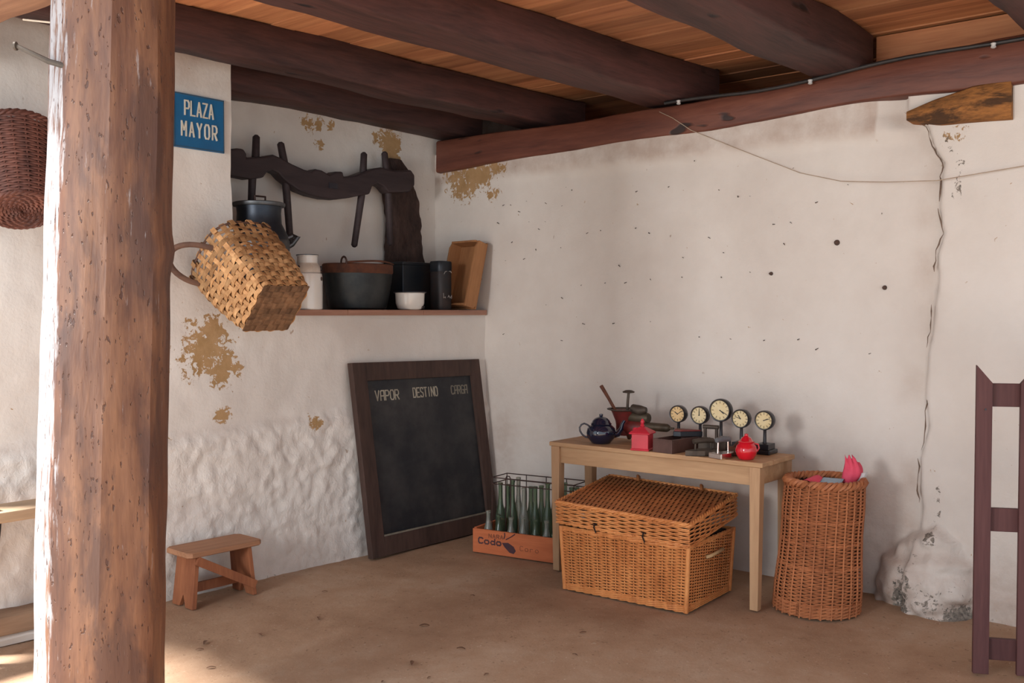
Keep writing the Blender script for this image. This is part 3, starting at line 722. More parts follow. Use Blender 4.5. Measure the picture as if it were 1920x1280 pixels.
# ------------------------------------------------------------------ weaving
def weave_rows(mb, loop, rows, n, amp, rn, rv, v0=0.0, v1=1.0, jit=0.0, j0=0):
    for j in range(rows):
        v = v0 + (v1 - v0) * (j + .5) / rows
        lps = []
        for i in range(2 * n):
            t = i / (2 * n)
            p, nr, up = loop(t, v)
            o_ = amp * math.cos(math.pi * i / 2 * 1.0 + 0) if False else amp * (1 if (i % 4 == 0) else -1 if (i % 4 == 2) else 0) * (1 if (j + j0) % 2 else -1)
            q = p + nr * o_
            if jit: q = q + up * random.uniform(-jit, jit)
            lps.append([q + nr * rn, q + up * rv, q - nr * rn, q - up * rv])
        mb.loft(lps, False, True)
    return mb
def rect_loop(lx, ly, h, taper=0.0, rc=.02):
    """perimeter of a rectangle lx (x) by ly (y), height h in z, growing by taper to the top"""
    per = 2 * (lx + ly)
    def f(t, v):
        g = 1 + taper * v; ax, ay = lx * g / 2, ly * g / 2
        s = (t % 1.0) * per
        if s < ly: p = V3((ax, (-1 + 2 * s / ly) * ay, 0)); nr = V3((1, 0, 0))
        elif s < ly + lx: p = V3(((1 - 2 * (s - ly) / lx) * ax, ay, 0)); nr = V3((0, 1, 0))
        elif s < 2 * ly + lx: p = V3((-ax, (1 - 2 * (s - ly - lx) / ly) * ay, 0)); nr = V3((-1, 0, 0))
        else: p = V3(((-1 + 2 * (s - 2 * ly - lx) / lx) * ax, -ay, 0)); nr = V3((0, -1, 0))
        return p + V3((0, 0, v * h)), nr, V3((0, 0, 1))
    return f
def round_loop(rf, h, sh=(0, 0)):
    def f(t, v):
        q = 2 * math.pi * t; r = rf(v); nr = V3((math.cos(q), math.sin(q), 0))
        return nr * r + V3((sh[0] * v, sh[1] * v, v * h)), nr, V3((0, 0, 1))
    return f
def braid(mb, loop, v, n, r, amp, ph=3):
    for k in range(ph):
        pts = []
        for i in range(n * 3):
            t = i / (n * 3); p, nr, up = loop(t, v); a = 2 * math.pi * (i / 6 + k / ph)
            pts.append(p + nr * amp * math.cos(a) + up * amp * math.sin(a))
        mb.tube(pts, r, 5, closed=True)
    return mb

# splint basket hanging on the wall ------------------------------------------
zl = V3((.03, -.782, .623)).normalized(); xl = V3((-1, -.02, .0)); xl = (xl - zl * xl.dot(zl)).normalized(); yl = zl.cross(xl)
sb = thing('splint_basket', 'square-bottomed splint wood basket hanging tilted below the blue sign', 'basket', (2.11, .332, 1.54), mat=Matrix((xl, yl, zl)).transposed())
B0, B1, HB = .30, .44, .43
def sb_loop(t, v):
    e = 7.5 - 4.5 * v                                    # square foot, rounder mouth
    q = 2 * math.pi * t + math.pi / 4
    c, s = math.cos(q), math.sin(q)
    k = (abs(c) ** e + abs(s) ** e) ** (-1 / e)
    r = (B0 + (B1 - B0) * v ** .8) / 2
    p = V3((c * k * r, s * k * r, v * HB))
    nr = V3((abs(c * k) ** (e - 1) * (1 if c > 0 else -1), abs(s * k) ** (e - 1) * (1 if s > 0 else -1), 0)).normalized()
    return p, nr, V3((0, 0, 1))
# even arc-length table at mid height, so stakes are evenly spread
tab = []; acc = 0; pr = None
for i in range(721):
    p = sb_loop(i / 720, .4)[0]
    if pr is not None: acc += (p - pr).length
    tab.append(acc); pr = p
def even_t(u):
    s = (u % 1) * acc
    lo, hi = 0, 720
    while hi - lo > 1:
        m_ = (lo + hi) // 2
        if tab[m_] <= s: lo = m_
        else: hi = m_
    return (lo + (s - tab[lo]) / max(1e-9, tab[hi] - tab[lo])) / 720
NST, NRW = 28, 14
for k in range(NST):
    t = even_t((k + .5) / NST); pts = []; lps = []
    hw = .0115
    top = 1.06 if k % 2 else 1.09
    for i in range(NRW * 2 + 1):
        v = top * i / (NRW * 2); p, nr, up = sb_loop(t, min(v, 1.0)); p = p + V3((0, 0, (v - min(v, 1)) * HB))
        tg = V3((-nr.y, nr.x, 0)); w_ = .0035 * math.cos(math.pi * (i - 1) / 2 * 1.0) if i % 2 else 0
        off = .0030 * (1 if (k + i // 2) % 2 else -1) * (1 if i % 2 else 0)
        g = hw * (.9 + .35 * min(v, 1)); c = p + nr * off
        lps.append([c + tg * g + nr * .0015, c - tg * g + nr * .0015, c - tg * g - nr * .0015, c + tg * g - nr * .0015])
    MB().loft(lps).build('stake', 'splint', sb)
for j in range(NRW):
    v = (j + .5) / NRW; lps = []
    hh = HB / NRW * random.uniform(.45, .50)
    if j > NRW - 3: hh *= .62
    if j in (9,): hh *= .55
    for i in range(NST * 4):
        u = i / (NST * 4); t = even_t(u); p, nr, up = sb_loop(t, v)
        off = -.0062 * math.cos(2 * math.pi * (u * NST / 2) - math.pi / 2 + math.pi * j) * 1.0
        off = .0056 * math.sin(2 * math.pi * (u * NST / 2) + math.pi * j)
        c = p + nr * off + up * .003 * math.sin(u * 12 + j * 2)
        lps.append([c + up * hh + nr * .0014, c - up * hh + nr * .0014, c - up * hh - nr * .0014, c + up * hh - nr * .0014])
    MB().loft(lps, False, True).build('weaver', 'splint', sb)
# bottom: crossing strips
NB_ = 8
for d in (0, 1):
    for k in range(NB_):
        c0 = (-.5 + (k + .5) / NB_) * B0 * .97; lps = []
        for i in range(NB_ * 2 + 1):
            s = (-.5 + i / (NB_ * 2)) * B0 * .99
            off = .003 * (1 if (k + i // 2 + d) % 2 else -1) if i % 2 else 0
            hw = B0 / NB_ * .46
            if d == 0: lps.append([V3((s, c0 + hw, off + .0015)), V3((s, c0 - hw, off + .0015)), V3((s, c0 - hw, off - .0015)), V3((s, c0 + hw, off - .0015))])
            else: lps.append([V3((c0 + hw, s, off + .0015)), V3((c0 - hw, s, off + .0015)), V3((c0 - hw, s, off - .0015)), V3((c0 + hw, s, off - .0015))])
        MB().loft(lps).build('bottom_strip', 'splintdark', sb)
# rim: hoop with the stakes bent over it
MB().tube([sb_loop(even_t(i / 64), 1.0)[0] + V3((0, 0, HB * .055)) for i in range(64)], .007, 6, closed=True).build('rim_hoop', 'hoop', sb, smooth=60)
for k in range(NST):
    t = even_t((k + .5) / NST); p, nr, up = sb_loop(t, 1.0); tg = V3((-nr.y, nr.x, 0)); lps = []
    if k % 2 == 0: continue
    for a in range(7):
        q = math.pi * a / 6; rr_ = .016
        c = p + V3((0, 0, HB * .055)) + nr * (rr_ * math.cos(q)) + up * (rr_ * 1.1 * math.sin(q))
        o2 = nr * math.cos(q) + up * math.sin(q); g = .0135
        if a == 0: c = c - up * .03
        if a == 6: c = c - up * .03
        lps.append([c + tg * g + o2 * .0014, c - tg * g + o2 * .0014, c - tg * g - o2 * .0014, c + tg * g - o2 * .0014])
    MB().loft(lps).build('rim_binding', 'splint', sb)
hp = []
for i in range(21):
    q = math.pi * i / 20
    hp.append(V3((-.20 - .17 * math.sin(q) ** .8, .02 + .115 * math.cos(q), HB * 1.0 - .05 + .10 * math.sin(q))))
MB().tube(hp, .0165, 8, flat=.7).build('handle', 'hoop', sb, smooth=60)

# dark round basket on the wall at the left edge ------------------------------
zl = V3((-.14, -.48, .86)).normalized(); xl = V3((-1, 0, 0)); xl = (xl - zl * xl.dot(zl)).normalized(); yl = zl.cross(xl)
lb = thing('wicker_basket', 'dark brown round wicker basket hanging on the wall left of the post', 'basket', (3.285, .06, 1.975), mat=Matrix((xl, yl, zl)).transposed())
lf = round_loop(lambda v: .135 + .055 * v ** .7, .40)
weave_rows(MB(), lf, 34, 22, .004, .0045, .0075, jit=.0012).build('weave', 'wickerdark', lb, smooth=60, kind='stuff')
st = MB()
for k in range(22):
    st.tube([lf(k / 22, v)[0] for v in (0, .25, .5, .75, 1.0)], .0045, 5)
st.build('stakes', 'wickerdark', lb, kind='stuff')
bt = MB()
for k in range(9):
    r = .012 + k * .0145
    bt.tube([(math.cos(q) * r, math.sin(q) * r, .004 * (1 if (i + k) % 2 else -1)) for i, q in enumerate(2 * math.pi * j / 28 for j in range(28))], .0085, 5, closed=True)
bt.build('bottom', 'wickerdark', lb, kind='stuff')
braid(MB(), lf, 1.0, 26, .008, .009).build('rim', 'wickerdark', lb, smooth=60)
braid(MB(), lf, 0.0, 22, .006, .006).build('foot_ring', 'wickerdark', lb, smooth=60)
MB().lathe([(.12, .004), (.128, .01), (.178, .38)], 32, caps=False).build('dark_backing', 'inside', lb, smooth=60)
MB().tube([(-.19 - .09 * math.sin(math.pi * i / 14), .0 - .14 + .28 * i / 14, .40 + .06 * math.sin(math.pi * i / 14)) for i in range(15)], .011, 8).build('handle', 'hoop', lb, smooth=60)

# bench, block and sill timber at the left edge -------------------------------
bn = thing('bench', 'weathered wooden bench partly hidden behind the post', 'bench', (3.40, .02, 0))
MB().box((0, .0, .624), (.95, .22, .048)).build('seat', 'bench', bn, bevel=.006)
for x_ in (.03, .38):
    for s in (-1, 1):
        MB().tube([(x_, s * .07, .604), (x_ + .07, s * .10, .0)], [.024, .020], 8).build('leg', 'benchleg', bn, smooth=50)
o = MB().box((3.49, .05, .6665), (.16, .07, .036)).build('wooden_block', 'boxwood', bevel=.003); tag(o, 'small dark wooden block lying on the bench', 'block')
log_beam('sill_timber', 'timber', [(2.86, -.20, -.04, .045, .125), (3.9, -.27, -.08, .05, .14)], 0, 'weathered timber lying at the foot of the wall under the bench', n=20, cat='timber', seed=15)
mb = MB(); lps = []
for i in range(15):
    x_ = 2.84 + 1.1 * i / 14; l = []
    for a, b in ((-.28, 0), (-.04, 0), (-.03, .03), (-.05, .052), (-.28, .052)):
        p = V3((x_, a - .06 * (x_ - 2.84), b - .004)); l.append(p + nvec(p, 7, 3) * .012 * (b > .01))
    lps.append(l)
o = mb.loft(lps).build('stone_sill', 'plaster', smooth=40); tag(o, 'low whitewashed stone course beneath the sill timber', 'stone')

# white cable near the post top
o = MB().tube([(3.52, .62, 2.66), (3.50, .80, 2.62), (3.50, .96, 2.61), (3.52, 1.1, 2.63), (3.56, 1.3, 2.665)], .004, 8).build('white_cable', 'whitecable', smooth=60)
tag(o, 'short pale cable hanging between girder and post top', 'cable')

# ================================================================== BLACKBOARD
bb = thing('blackboard', 'large framed blackboard leaning on the white wall, headed VAPOR DESTINO CARGA', 'blackboard', (1.19, .05, 0))
O_ = V3((1.19, .05, 0))
BL, BR, TL = V3((1.205, .030, .0)), V3((.035, .050, .0)), V3((1.262, -.090, 1.205))
TR = TL + BR - BL + V3((.012, 0, -.018))
def bb_p(u, v, d):
    p = BL.lerp(BR, u).lerp(TL.lerp(TR, u), v)
    nr = (BR - BL).cross(TL - BL).normalized()
    if nr.y < 0: nr = -nr
    return p + nr * d - O_
fw, fh = .095, .095
def bb_piece(u0, u1, v0, v1, d0, d1, name, mat, bev=.003, cut=None):
    cs = [(u0, v0), (u0, v1), (u1, v0), (u1, v1)] if cut is None else cut
    mb = MB(); mb.hexa([bb_p(u, v, d) for u, v in cs for d in (d0, d1)])
    return mb.build(name, mat, bb, bevel=bev)
bb_piece(0, fw, 0, 1, 0, .045, 'frame_stile', 'boardframe')
bb_piece(1 - fw * .85, 1, 0, 1, 0, .045, 'frame_stile', 'boardframe')
bb_piece(fw, 1 - fw * .85, 1 - fh, 1, 0, .043, 'frame_rail', 'boardframe')
bb_piece(fw, 1 - fw * .85, 0, fh * 1.1, 0, .043, 'frame_rail', 'boardframe')
bb_piece(fw - .005, 1 - fw * .85 + .005, fh * 1.1 - .005, 1 - fh + .005, 0, .024, 'slate', 'slate', 0)
bb_piece(fw, 1 - fw * .85, fh * 1.1 - .004, fh * 1.1 + .004, .036, .048, 'chalk_ledge', 'chalkdim', 0)
def bword(word, u0, pitch, lw, v0, lh, mat):
    for i, ch_ in enumerate(word):
        fn = lambda a, b, d, i=i: bb_p(u0 + i * pitch + a, v0 + b, .0245 + d)
        letter(ch_, fn, lw, lh, .0065, .0012, 'letter', mat, bb)
bword(['V', 'a', 'P', 'O', 'R'], .155, .036, .026, .800, .050, 'chalk')
bword(['D', 'E', 'S', 'T', 'I', 'N', 'O'], .437, .0285, .021, .803, .050, 'chalk')
bword(['C', 'a', 'R', 'G', 'a'], .745, .0285, .021, .806, .046, 'chalkdim')

# ================================================================== STOOL
stl = thing('stool', 'low reddish wooden stool with a diagonal brace near the post', 'stool', (2.295, .035, 0), math.radians(-1.5))
mb = MB(); lp = []
for z, g in ((.268, -.004), (.272, 0), (.292, 0), (.296, -.004)):
    cor = .022; a, b = .222 + g, .118 + g
    lp.append([V3((x_, y_, z + .003 * x_)) for x_, y_ in ((a, -b + cor), (a, b - cor), (a - cor, b), (-a + cor, b), (-a, b - cor), (-a, -b + cor), (-a + cor, -b), (a - cor, -b))])
mb.loft(lp).build('seat', 'stooltop', stl, smooth=30)
for s in (1, -1):
    fo = lambda a, b, d, s=s: V3((s * (.155 + (.268 - b) * .10) + d, a, b))
    mb = MB(); mb.prism([(-.098, 0), (-.03, 0), (0, .062), (.03, 0), (.098, 0), (.088, .268), (-.088, .268)], fo, -.012, .012)
    mb.build('leg_board', 'stool', stl, bevel=.002)
rot = Matrix.Rotation(math.radians(31), 3, 'Y')
MB().box((-.005, .105, .155), (.40, .018, .045), Matrix.Rotation(math.radians(-29), 3, 'Y')).build('brace', 'stool', stl, bevel=.002)
MB().box((0, -.03, .075), (.345, .018, .05)).build('stretcher', 'stool', stl, bevel=.002)

# ================================================================== BOTTLE CRATE
crt = thing('bottle_crate', 'orange wooden crate with faded lettering in the corner by the blackboard', 'crate', (.668, .415, 0), math.radians(9.3))
# local: +x towards the room, y along the front (0 .. L), crate runs back to -x
CL, CDp, CH = .66, .40, .150
MB().box((-.008, CL / 2, CH / 2 + .004), (.016, CL, CH)).build('front_board', 'crate', crt, bevel=.002)
MB().box((-CDp + .008, CL / 2, CH / 2 + .004), (.016, CL, CH)).build('back_board', 'crate', crt, bevel=.002)
for y_ in (.009, CL - .009):
    MB().box((-CDp / 2, y_, CH / 2 + .006), (CDp - .034, .018, CH + .004)).build('end_board', 'crate', crt, bevel=.002)
MB().box((-CDp / 2, CL / 2, .011), (CDp - .034, CL - .038, .012)).build('bottom_board', 'crate', crt)
def cword(word, y0, z0, w_, h_, pitch, sw, mat):
    for i, ch_ in enumerate(word):
        fn = lambda a, b, d, i=i: V3((.0002 + d, y0 + i * pitch + a, z0 + b))
        letter(ch_, fn, w_, h_, sw, .0010, 'letter', mat, crt)
cword('NARA', .12, .108, .018, .022, .028, .005, 'cratefaint')
cword('Codo', .045, .066, .030, .034, .044, .009, 'crateink')
mb = MB(); mb.prism([(.215, .085), (.26, .09), (.30, .07), (.315, .045), (.30, .025), (.27, .03), (.235, .06)], lambda a, b, d: V3((d, a, b)), .0002, .0012)
mb.build('ink_smear', 'crateink', crt)
for p0, p1 in (((.235, .150), (.23, .112)), ((.31, .150), (.245, .108))):
    MB().tube([(.001, *p0), (.001, (p0[0] + p1[0]) / 2 + .004, (p0[1] + p1[1]) / 2), (.001, *p1)], .0035, 5).build('ink_stroke', 'crateink', crt)
cword('Coro', .345, .052, .02, .028, .036, .003, 'cratefaint')
# wire rack standing behind the crate rows
wr = thing('wire_bottle_rack', 'rusty wire bottle rack rising out of the orange crate', 'rack', (.668, .415, 0), math.radians(9.3))
RX0, RX1, RY0, RY1 = -.36, -.17, .04, CL - .03
for z in (.455, .415):
    MB().tube([(RX0, RY0, z), (RX0, RY1, z), (RX1, RY1, z), (RX1, RY0, z)], .0035, 6, closed=True).build('rail_wire', 'wire', wr)
for (x_, y_) in [(RX0, RY0 + (RY1 - RY0) * i / 4) for i in range(5)] + [(RX1, RY0), (RX1, RY1)]:
    MB().tube([(x_, y_, .455), (x_, y_, .02)], .003, 6).build('upright_wire', 'wire', wr)
for y_ in (.16, .53):
    MB().tube([(RX1, y_ - .018, .03), (RX1, y_ - .018, .455), (RX1, y_ - .010, .472), (RX1, y_ + .010, .472), (RX1, y_ + .018, .455), (RX1, y_ + .018, .03)], .0038, 6).build('loop_wire', 'wire', wr)
BP_T = [(.030, 0), (.034, .006), (.034, .17), (.031, .20), (.017, .26), (.0135, .30), (.0135, .385), (.016, .387), (.016, .40), (.012, .402)]
BP_S = [(.030, 0), (.034, .006), (.034, .085), (.030, .115), (.016, .165), (.0125, .185), (.0125, .215), (.0155, .217), (.0155, .230), (.0115, .232)]
cr_m = Matrix.Translation((.668, .415, 0)) @ Matrix.Rotation(math.radians(9.3), 4, 'Z')
bt = {}
rowname = {0: 'front row', 1: 'second row', 2: 'back row'}
ordn = ['first', 'second', 'third', 'fourth', 'fifth', 'sixth', 'seventh']
for row, (x_, prof, cnt, zz) in enumerate(((-.065, BP_S, 7, .018), (-.225, BP_T, 7, .018), (-.31, BP_T, 7, .018))):
    for i in range(cnt):
        y_ = .075 + i * .0845 + random.uniform(-.006, .006)
        sc = random.uniform(.93, 1.07)
        key = (row > 0, (i % 3 != 1) if row == 0 else (i + row) % 3 == 0)
        loc = cr_m @ V3((x_ + random.uniform(-.006, .006), y_, zz))
        lbl = f"{'short' if row == 0 else 'tall'} {'clear' if key[1] else 'greenish'} glass bottle, {ordn[i]} from the blackboard in the crate's {rowname[row]}"
        if key not in bt:
            o = MB().lathe(prof, 20).build('glass_bottle', 'glassc' if key[1] else 'glassg', smooth=40); bt[key] = o
        else:
            o = bt[key].copy(); COL.objects.link(o)
        o.location = loc; o.scale = (1, 1, sc); tag(o, lbl, 'bottle', 'empty bottles in the orange crate')

# ================================================================== TABLE
TZ = .76
tb = thing('table', 'plain pine table holding clocks and kitchen antiques', 'table', (.49, 1.72, 0), math.radians(.5))
TX0, TX1, TY0, TY1 = -.20, .205, -.675, .665
nbd = 3
for k in range(nbd):
    a = TX0 + (TX1 - TX0) * k / nbd; b = TX0 + (TX1 - TX0) * (k + 1) / nbd
    MB().box(((a + b) / 2, (TY0 + TY1) / 2, TZ - .0125), (b - a - .0015, TY1 - TY0, .025)).build('top_board', 'pine', tb, bevel=.004)
for x_ in (TX0 + .035, TX1 - .030):
    MB().box((x_, (TY0 + TY1) / 2, TZ - .074), (.02, TY1 - TY0 - .14, .095)).build('apron', 'pine', tb, bevel=.002)
for y_ in (TY0 + .045, TY1 - .045):
    MB().box(((TX0 + TX1) / 2, y_, TZ - .074), (TX1 - TX0 - .12, .02, .095)).build('side_apron', 'pine', tb, bevel=.002)
for x_ in (TX0 + .035, TX1 - .030):
    for y_ in (TY0 + .042, TY1 - .042):
        mb = MB(); s = 1 if y_ > 0 else -1
        l0 = [V3((x_ + i, y_ + j, TZ - .025)) for i, j in ((-.029, -.029), (.029, -.029), (.029, .029), (-.029, .029))]
        l1 = [V3((x_ + i, y_ + j - s * .004, .002)) for i, j in ((-.022, -.022), (.022, -.022), (.022, .022), (-.022, .022))]
        mb.loft([l1, l0]).build('leg', 'pineleg', tb, bevel=.003)

# ================================================================== WICKER CHEST
cs = thing('wicker_chest', 'golden wicker hamper chest with crooked lid under the table', 'chest', (.70, 1.72, 0), math.radians(2.5))
CX, CY, CHh = .51, .735, .352
rl = rect_loop(CX, CY, CHh, .05)
NSK = 46
weave_rows(MB(), rl, 38, NSK, .0085, .0036, .0036, .10, .94, jit=.0006).build('body_weave', 'wicker', cs, smooth=60, kind='stuff')
mb = MB()
for k in range(NSK):
    mb.tube([rl(k / NSK + .5 / (2 * NSK) * 0, v)[0] for v in (.02, .5, 1.0)], .0042, 5)
mb.build('stakes', 'wicker', cs, kind='stuff')
for sx in (-1, 1):
    for sy in (-1, 1):
        MB().tube([(sx * CX / 2, sy * CY / 2, .004), (sx * CX / 2 * 1.05, sy * CY / 2 * 1.05, CHh)], .012, 8).build('corner_post', 'wicker', cs, smooth=60)
def wale(mb, loop, vs, n, r, amp):
    for v in vs:
        for ph in (0, 1):
            pts = []
            for i in range(2 * n):
                p, nr, up = loop(i / (2 * n), v); a = math.pi * i / 2 + math.pi * ph
                pts.append(p + nr * amp * math.cos(a) + up * amp * .8 * math.sin(a))
            mb.tube(pts, r, 5, closed=True)
    return mb
wale(MB(), rl, (.025, .055, .085), NSK, .0052, .005).build('bottom_border', 'wicker', cs, smooth=60)
wale(MB(), rl, (.95, .98), NSK, .0052, .005).build('top_border', 'wicker', cs, smooth=60)
MB().box((0, 0, CHh / 2 + .003), (CX - .030, CY - .030, CHh - .02)).build('dark_backing', 'inside', cs)  # near-black box added so the gaps in the weave read dark
for k in range(4):
    pass
# handle on the end facing right, rope latches on the front
MB().tube([(-.10, CY / 2 * 1.04 + .006, .262), (-.09, CY / 2 * 1.05 + .020, .268), (.06, CY / 2 * 1.05 + .022, .262), (.075, CY / 2 * 1.04 + .006, .255)], .0095, 8).build('rope_handle', 'rope', cs, smooth=60, label='pale rope handle')
# lid
lid_m = Matrix.Translation((.004, .0, .396)) @ Matrix.Rotation(math.radians(-1.8), 4, 'X') @ Matrix.Rotation(math.radians(7.2), 4, 'Y')
lid = bpy.data.objects.new('lid', None); COL.objects.link(lid); lid.parent = cs; lid.matrix_local = lid_m
LX, LY, LH = .565, .80, .112
ll = rect_loop(LX, LY, LH, 0)
weave_rows(MB(), ll, 10, 46, .006, .0036, .0044, .02, .92, jit=.0012).build('lid_sides', 'wicker', lid, smooth=60, kind='stuff')
mb = MB()
for i in range(58):                       # strands across the depth, over and under stakes that run lengthwise
    y_ = (-.5 + (i + .5) / 58) * LY; lps = []
    for j in range(23):
        x_ = (-.5 + j / 22) * LX; o_ = .0042 * (1 if j % 4 == 0 else -1 if j % 4 == 2 else 0) * (1 if i % 2 else -1)
        c = V3((x_, y_, LH + o_ + .012 * math.sin(math.pi * (i + .5) / 58) * math.sin(math.pi * j / 22)))
        lps.append([c + V3((0, 0, .004)), c + V3((0, .0084, 0)), c - V3((0, 0, .004)), c - V3((0, .0084, 0))])
    mb.loft(lps)
mb.build('lid_top', 'wickerlid', lid, smooth=60, kind='stuff')
braid(MB(), ll, 1.0, 70, .006, .0065).build('lid_edge', 'wicker', lid, smooth=60)
wale(MB(), ll, (0.0,), 62, .005, .005).build('lid_border', 'wicker', lid, smooth=60)
MB().box((0, 0, LH - .022), (LX - .02, LY - .02, .02)).build('lid_dark_backing', 'inside', lid)
for y_ in (-.20, .20):
    MB().tube([(-LX / 2 - .004, y_ - .012, LH - .02), (-LX / 2 - .012, y_ - .012, LH + .015), (-LX / 2 + .02, y_, LH + .03), (-LX / 2 + .04, y_ + .012, LH + .008)], .010, 7).build('hinge_loop', 'wickerlid', lid, smooth=60)
for y_ in (-.15, .145):
    MB().tube([(LX / 2 + .006, y_ - .014, .035), (LX / 2 + .009, y_ + .014, .032)], .004, 6).build('latch_pin', 'latch', lid)
    MB().tube([(LX / 2 + .008, y_, .035), (LX / 2 + .010, y_ - .006, .012), (LX / 2 + .006, y_ + .004, -.018)], .004, 6).build('latch_strap', 'latch', lid)

# ================================================================== TALL BASKET
tk = thing('tall_basket', 'tall round reddish wicker basket beside the table leg', 'basket', (.425, 2.565, 0))
tl = round_loop(lambda v: .208 - .022 * v + .004 * math.sin(v * 9), .66, (-.012, .035))
weave_rows(MB(), tl, 66, 26, .0075, .0036, .0040, .10, .97, jit=.0006).build('weave', 'wickertall', tk, smooth=60, kind='stuff')
mb = MB()
for k in range(26):
    mb.tube([tl(k / 26, v)[0] + tl(k / 26, v)[1] * .007 for v in (0, .2, .4, .6, .8, 1.0)], .0045, 5)
mb.build('stakes', 'wickertall', tk, kind='stuff')
wale(MB(), tl, (.018, .04, .065, .09), 34, .0065, .006).build('bottom_border', 'wickertall', tk, smooth=60)
for v in (.37, .55, .72):
    wale(MB(), tl, (v,), 30, .0045, .0055).build('waling_band', 'wickertall', tk, smooth=60)
braid(MB(), tl, 1.0, 30, .011, .014).build('braided_rim', 'wickertall', tk, smooth=60)
MB().loft([[tl(i / 36, v)[0] - tl(i / 36, v)[1] * .016 for i in range(36)] for v in (.02, .25, .5, .75, .985)], False).build('dark_backing', 'inside', tk, smooth=60)
def sheet(name, mat, label, cat, c, fn, n=14):
    mb = MB(); top = []; 
    for i in range(n + 1):
        for j in range(n + 1): top.append(V3(c) + fn(i / n, j / n))
    k = (n + 1) ** 2
    vs = top + [p + V3((.002, .001, -.002)) for p in top]; fs = []
    for i in range(n):
        for j in range(n):
            a = i * (n + 1) + j; fs.append((a, a + 1, a + n + 2, a + n + 1)); fs.append((k + a, k + a + n + 1, k + a + n + 2, k + a + 1))
    ring = [i * (n + 1) for i in range(n + 1)] + [n * (n + 1) + j for j in range(1, n + 1)] + [i * (n + 1) + n for i in range(n - 1, -1, -1)] + [j for j in range(n - 1, 0, -1)]
    fs += [(ring[i], ring[(i + 1) % len(ring)], ring[(i + 1) % len(ring)] + k, ring[i] + k) for i in range(len(ring))]
    mb.add(vs, fs); o = mb.build(name, mat, smooth=True); return tag(o, label, cat)
def puff(u, v):
    q = (u - .5) * 2.6; h = v
    r = (.024 + .036 * math.sin(math.pi * min(1, h * .85 + .1))) * (1 - .3 * h)
    r += .006 * math.sin(u * 21) * h
    d = (R_ * math.sin(q) - F_ * math.cos(q)); d.z = 0
    return d * r + V3((0, 0, .135 * h + .012 * math.sin(u * 17 + 1) * (h > .85))) + R_ * (.03 * math.sin(h * 2.5) - .014 * h)
sheet('pink_paper', 'pink', 'crumpled pink paper flower standing up from the tall basket', 'paper', (.340, 2.690, .650), puff)
sheet('white_paper', 'whitepaper', 'white paper scrap behind the crumpled pink paper', 'paper', (.312, 2.712, .652), lambda u, v: puff(u, v * .5) * .8 + R_ * .006)
sheet('pink_card', 'pink', 'flat pink card lying just inside the tall basket rim', 'card', (.475, 2.50, .655), lambda u, v: V3((-.10 * v + .03 * u, .085 * u + .02 * v, .012 * math.sin(u * 4) + .014 * v)))
sheet('blue_paper', 'bluepaper', 'grey blue paper roll lying across the tall basket mouth', 'paper', (.47, 2.59, .648), lambda u, v: V3((-.02 * u - .06 * math.sin(v * 3), .10 * u, .028 * math.cos((v - .5) * 3.0))))

# ================================================================== THINGS ON THE TABLE
TT = TZ + .0005
# teapot
tp = thing('teapot', 'dark navy enamel teapot at the left end of the table', 'teapot', (.575, 1.330, TT))
MB().lathe([(.050, 0), (.055, .004), (.080, .035), (.086, .062), (.080, .088), (.062, .106), (.050, .112)], 40).build('body', 'navy', tp, smooth=60)
MB().lathe([(.060, .110), (.062, .114), (.054, .122), (.050, .132), (.036, .146), (.015, .154), (.008, .157), (.012, .163), (.010, .170), (.004, .172)], 32).build('lid', 'navy', tp, smooth=50)
MB().tube([R_ * .066 + V3((0, 0, .048)), R_ * .098 + V3((0, 0, .055)), R_ * .118 + V3((0, 0, .085)), R_ * .124 + V3((0, 0, .112)), R_ * .136 + V3((0, 0, .132))], [.022, .018, .013, .010, .0085], 12).build('spout', 'navy', tp, smooth=60)
MB().tube([-R_ * a + V3((0, 0, b)) for a, b in ((.074, .034), (.088, .036), (.108, .050), (.122, .072), (.124, .092), (.114, .108), (.098, .115), (.080, .108), (.066, .098))], .0052, 8).build('handle', 'navy', tp, smooth=60)

# meat grinder
mg = thing('meat_grinder', 'old dark red meat grinder with wooden plunger behind the teapot', 'grinder', (.40, 1.375, TT))
MB().lathe([(.040, .035), (.048, .06), (.046, .085), (.052, .12), (.075, .175), (.080, .182)], 28).build('hopper', 'redold', mg, smooth=50)
MB().lathe([(.078, .180), (.100, .186), (.102, .191), (.080, .190), (.050, .150), (.02, .14)], 28).build('hopper_rim', 'iron', mg, smooth=50)
MB().tube([(.0, .02, .16), (.0, .025, .24), (.0, .03, .285)], .008, 8).build('plunger', 'iron', mg, smooth=50)
MB().lathe([(.006, 0), (.034, .004), (.036, .010), (.02, .018), (.004, .020)], 20, (0, .03, .283)).build('plunger_cap', 'iron', mg, smooth=50)
MB().tube([(.0, -.055, .165), (.0, -.11, .245), (.0, -.165, .318)], [.010, .010, .012], 8).build('wooden_pestle', 'rust', mg, smooth=50)
ry90 = Matrix.Rotation(-math.pi / 2, 3, 'X')
MB().lathe([(.030, 0), (.034, .01), (.034, .13), (.026, .15)], 20, (0, .02, .145), ry90).build('upper_barrel', 'olive', mg, smooth=50)
MB().lathe([(.042, -.05), (.046, -.03), (.046, .10), (.034, .13)], 20, (0, .02, .085), ry90).build('barrel', 'redold', mg, smooth=50)
MB().lathe([(.024, 0), (.024, .17), (.016, .185), (.007, .19), (.006, .215)], 14, (0, .12, .098), ry90).build('crank_arm', 'olive', mg, smooth=50)
MB().tube([(.02, .07, .198), (.025, .13, .19), (.02, .165, .195)], [.026, .030, .016], 10).build('crank_knob', 'iron', mg, smooth=50)
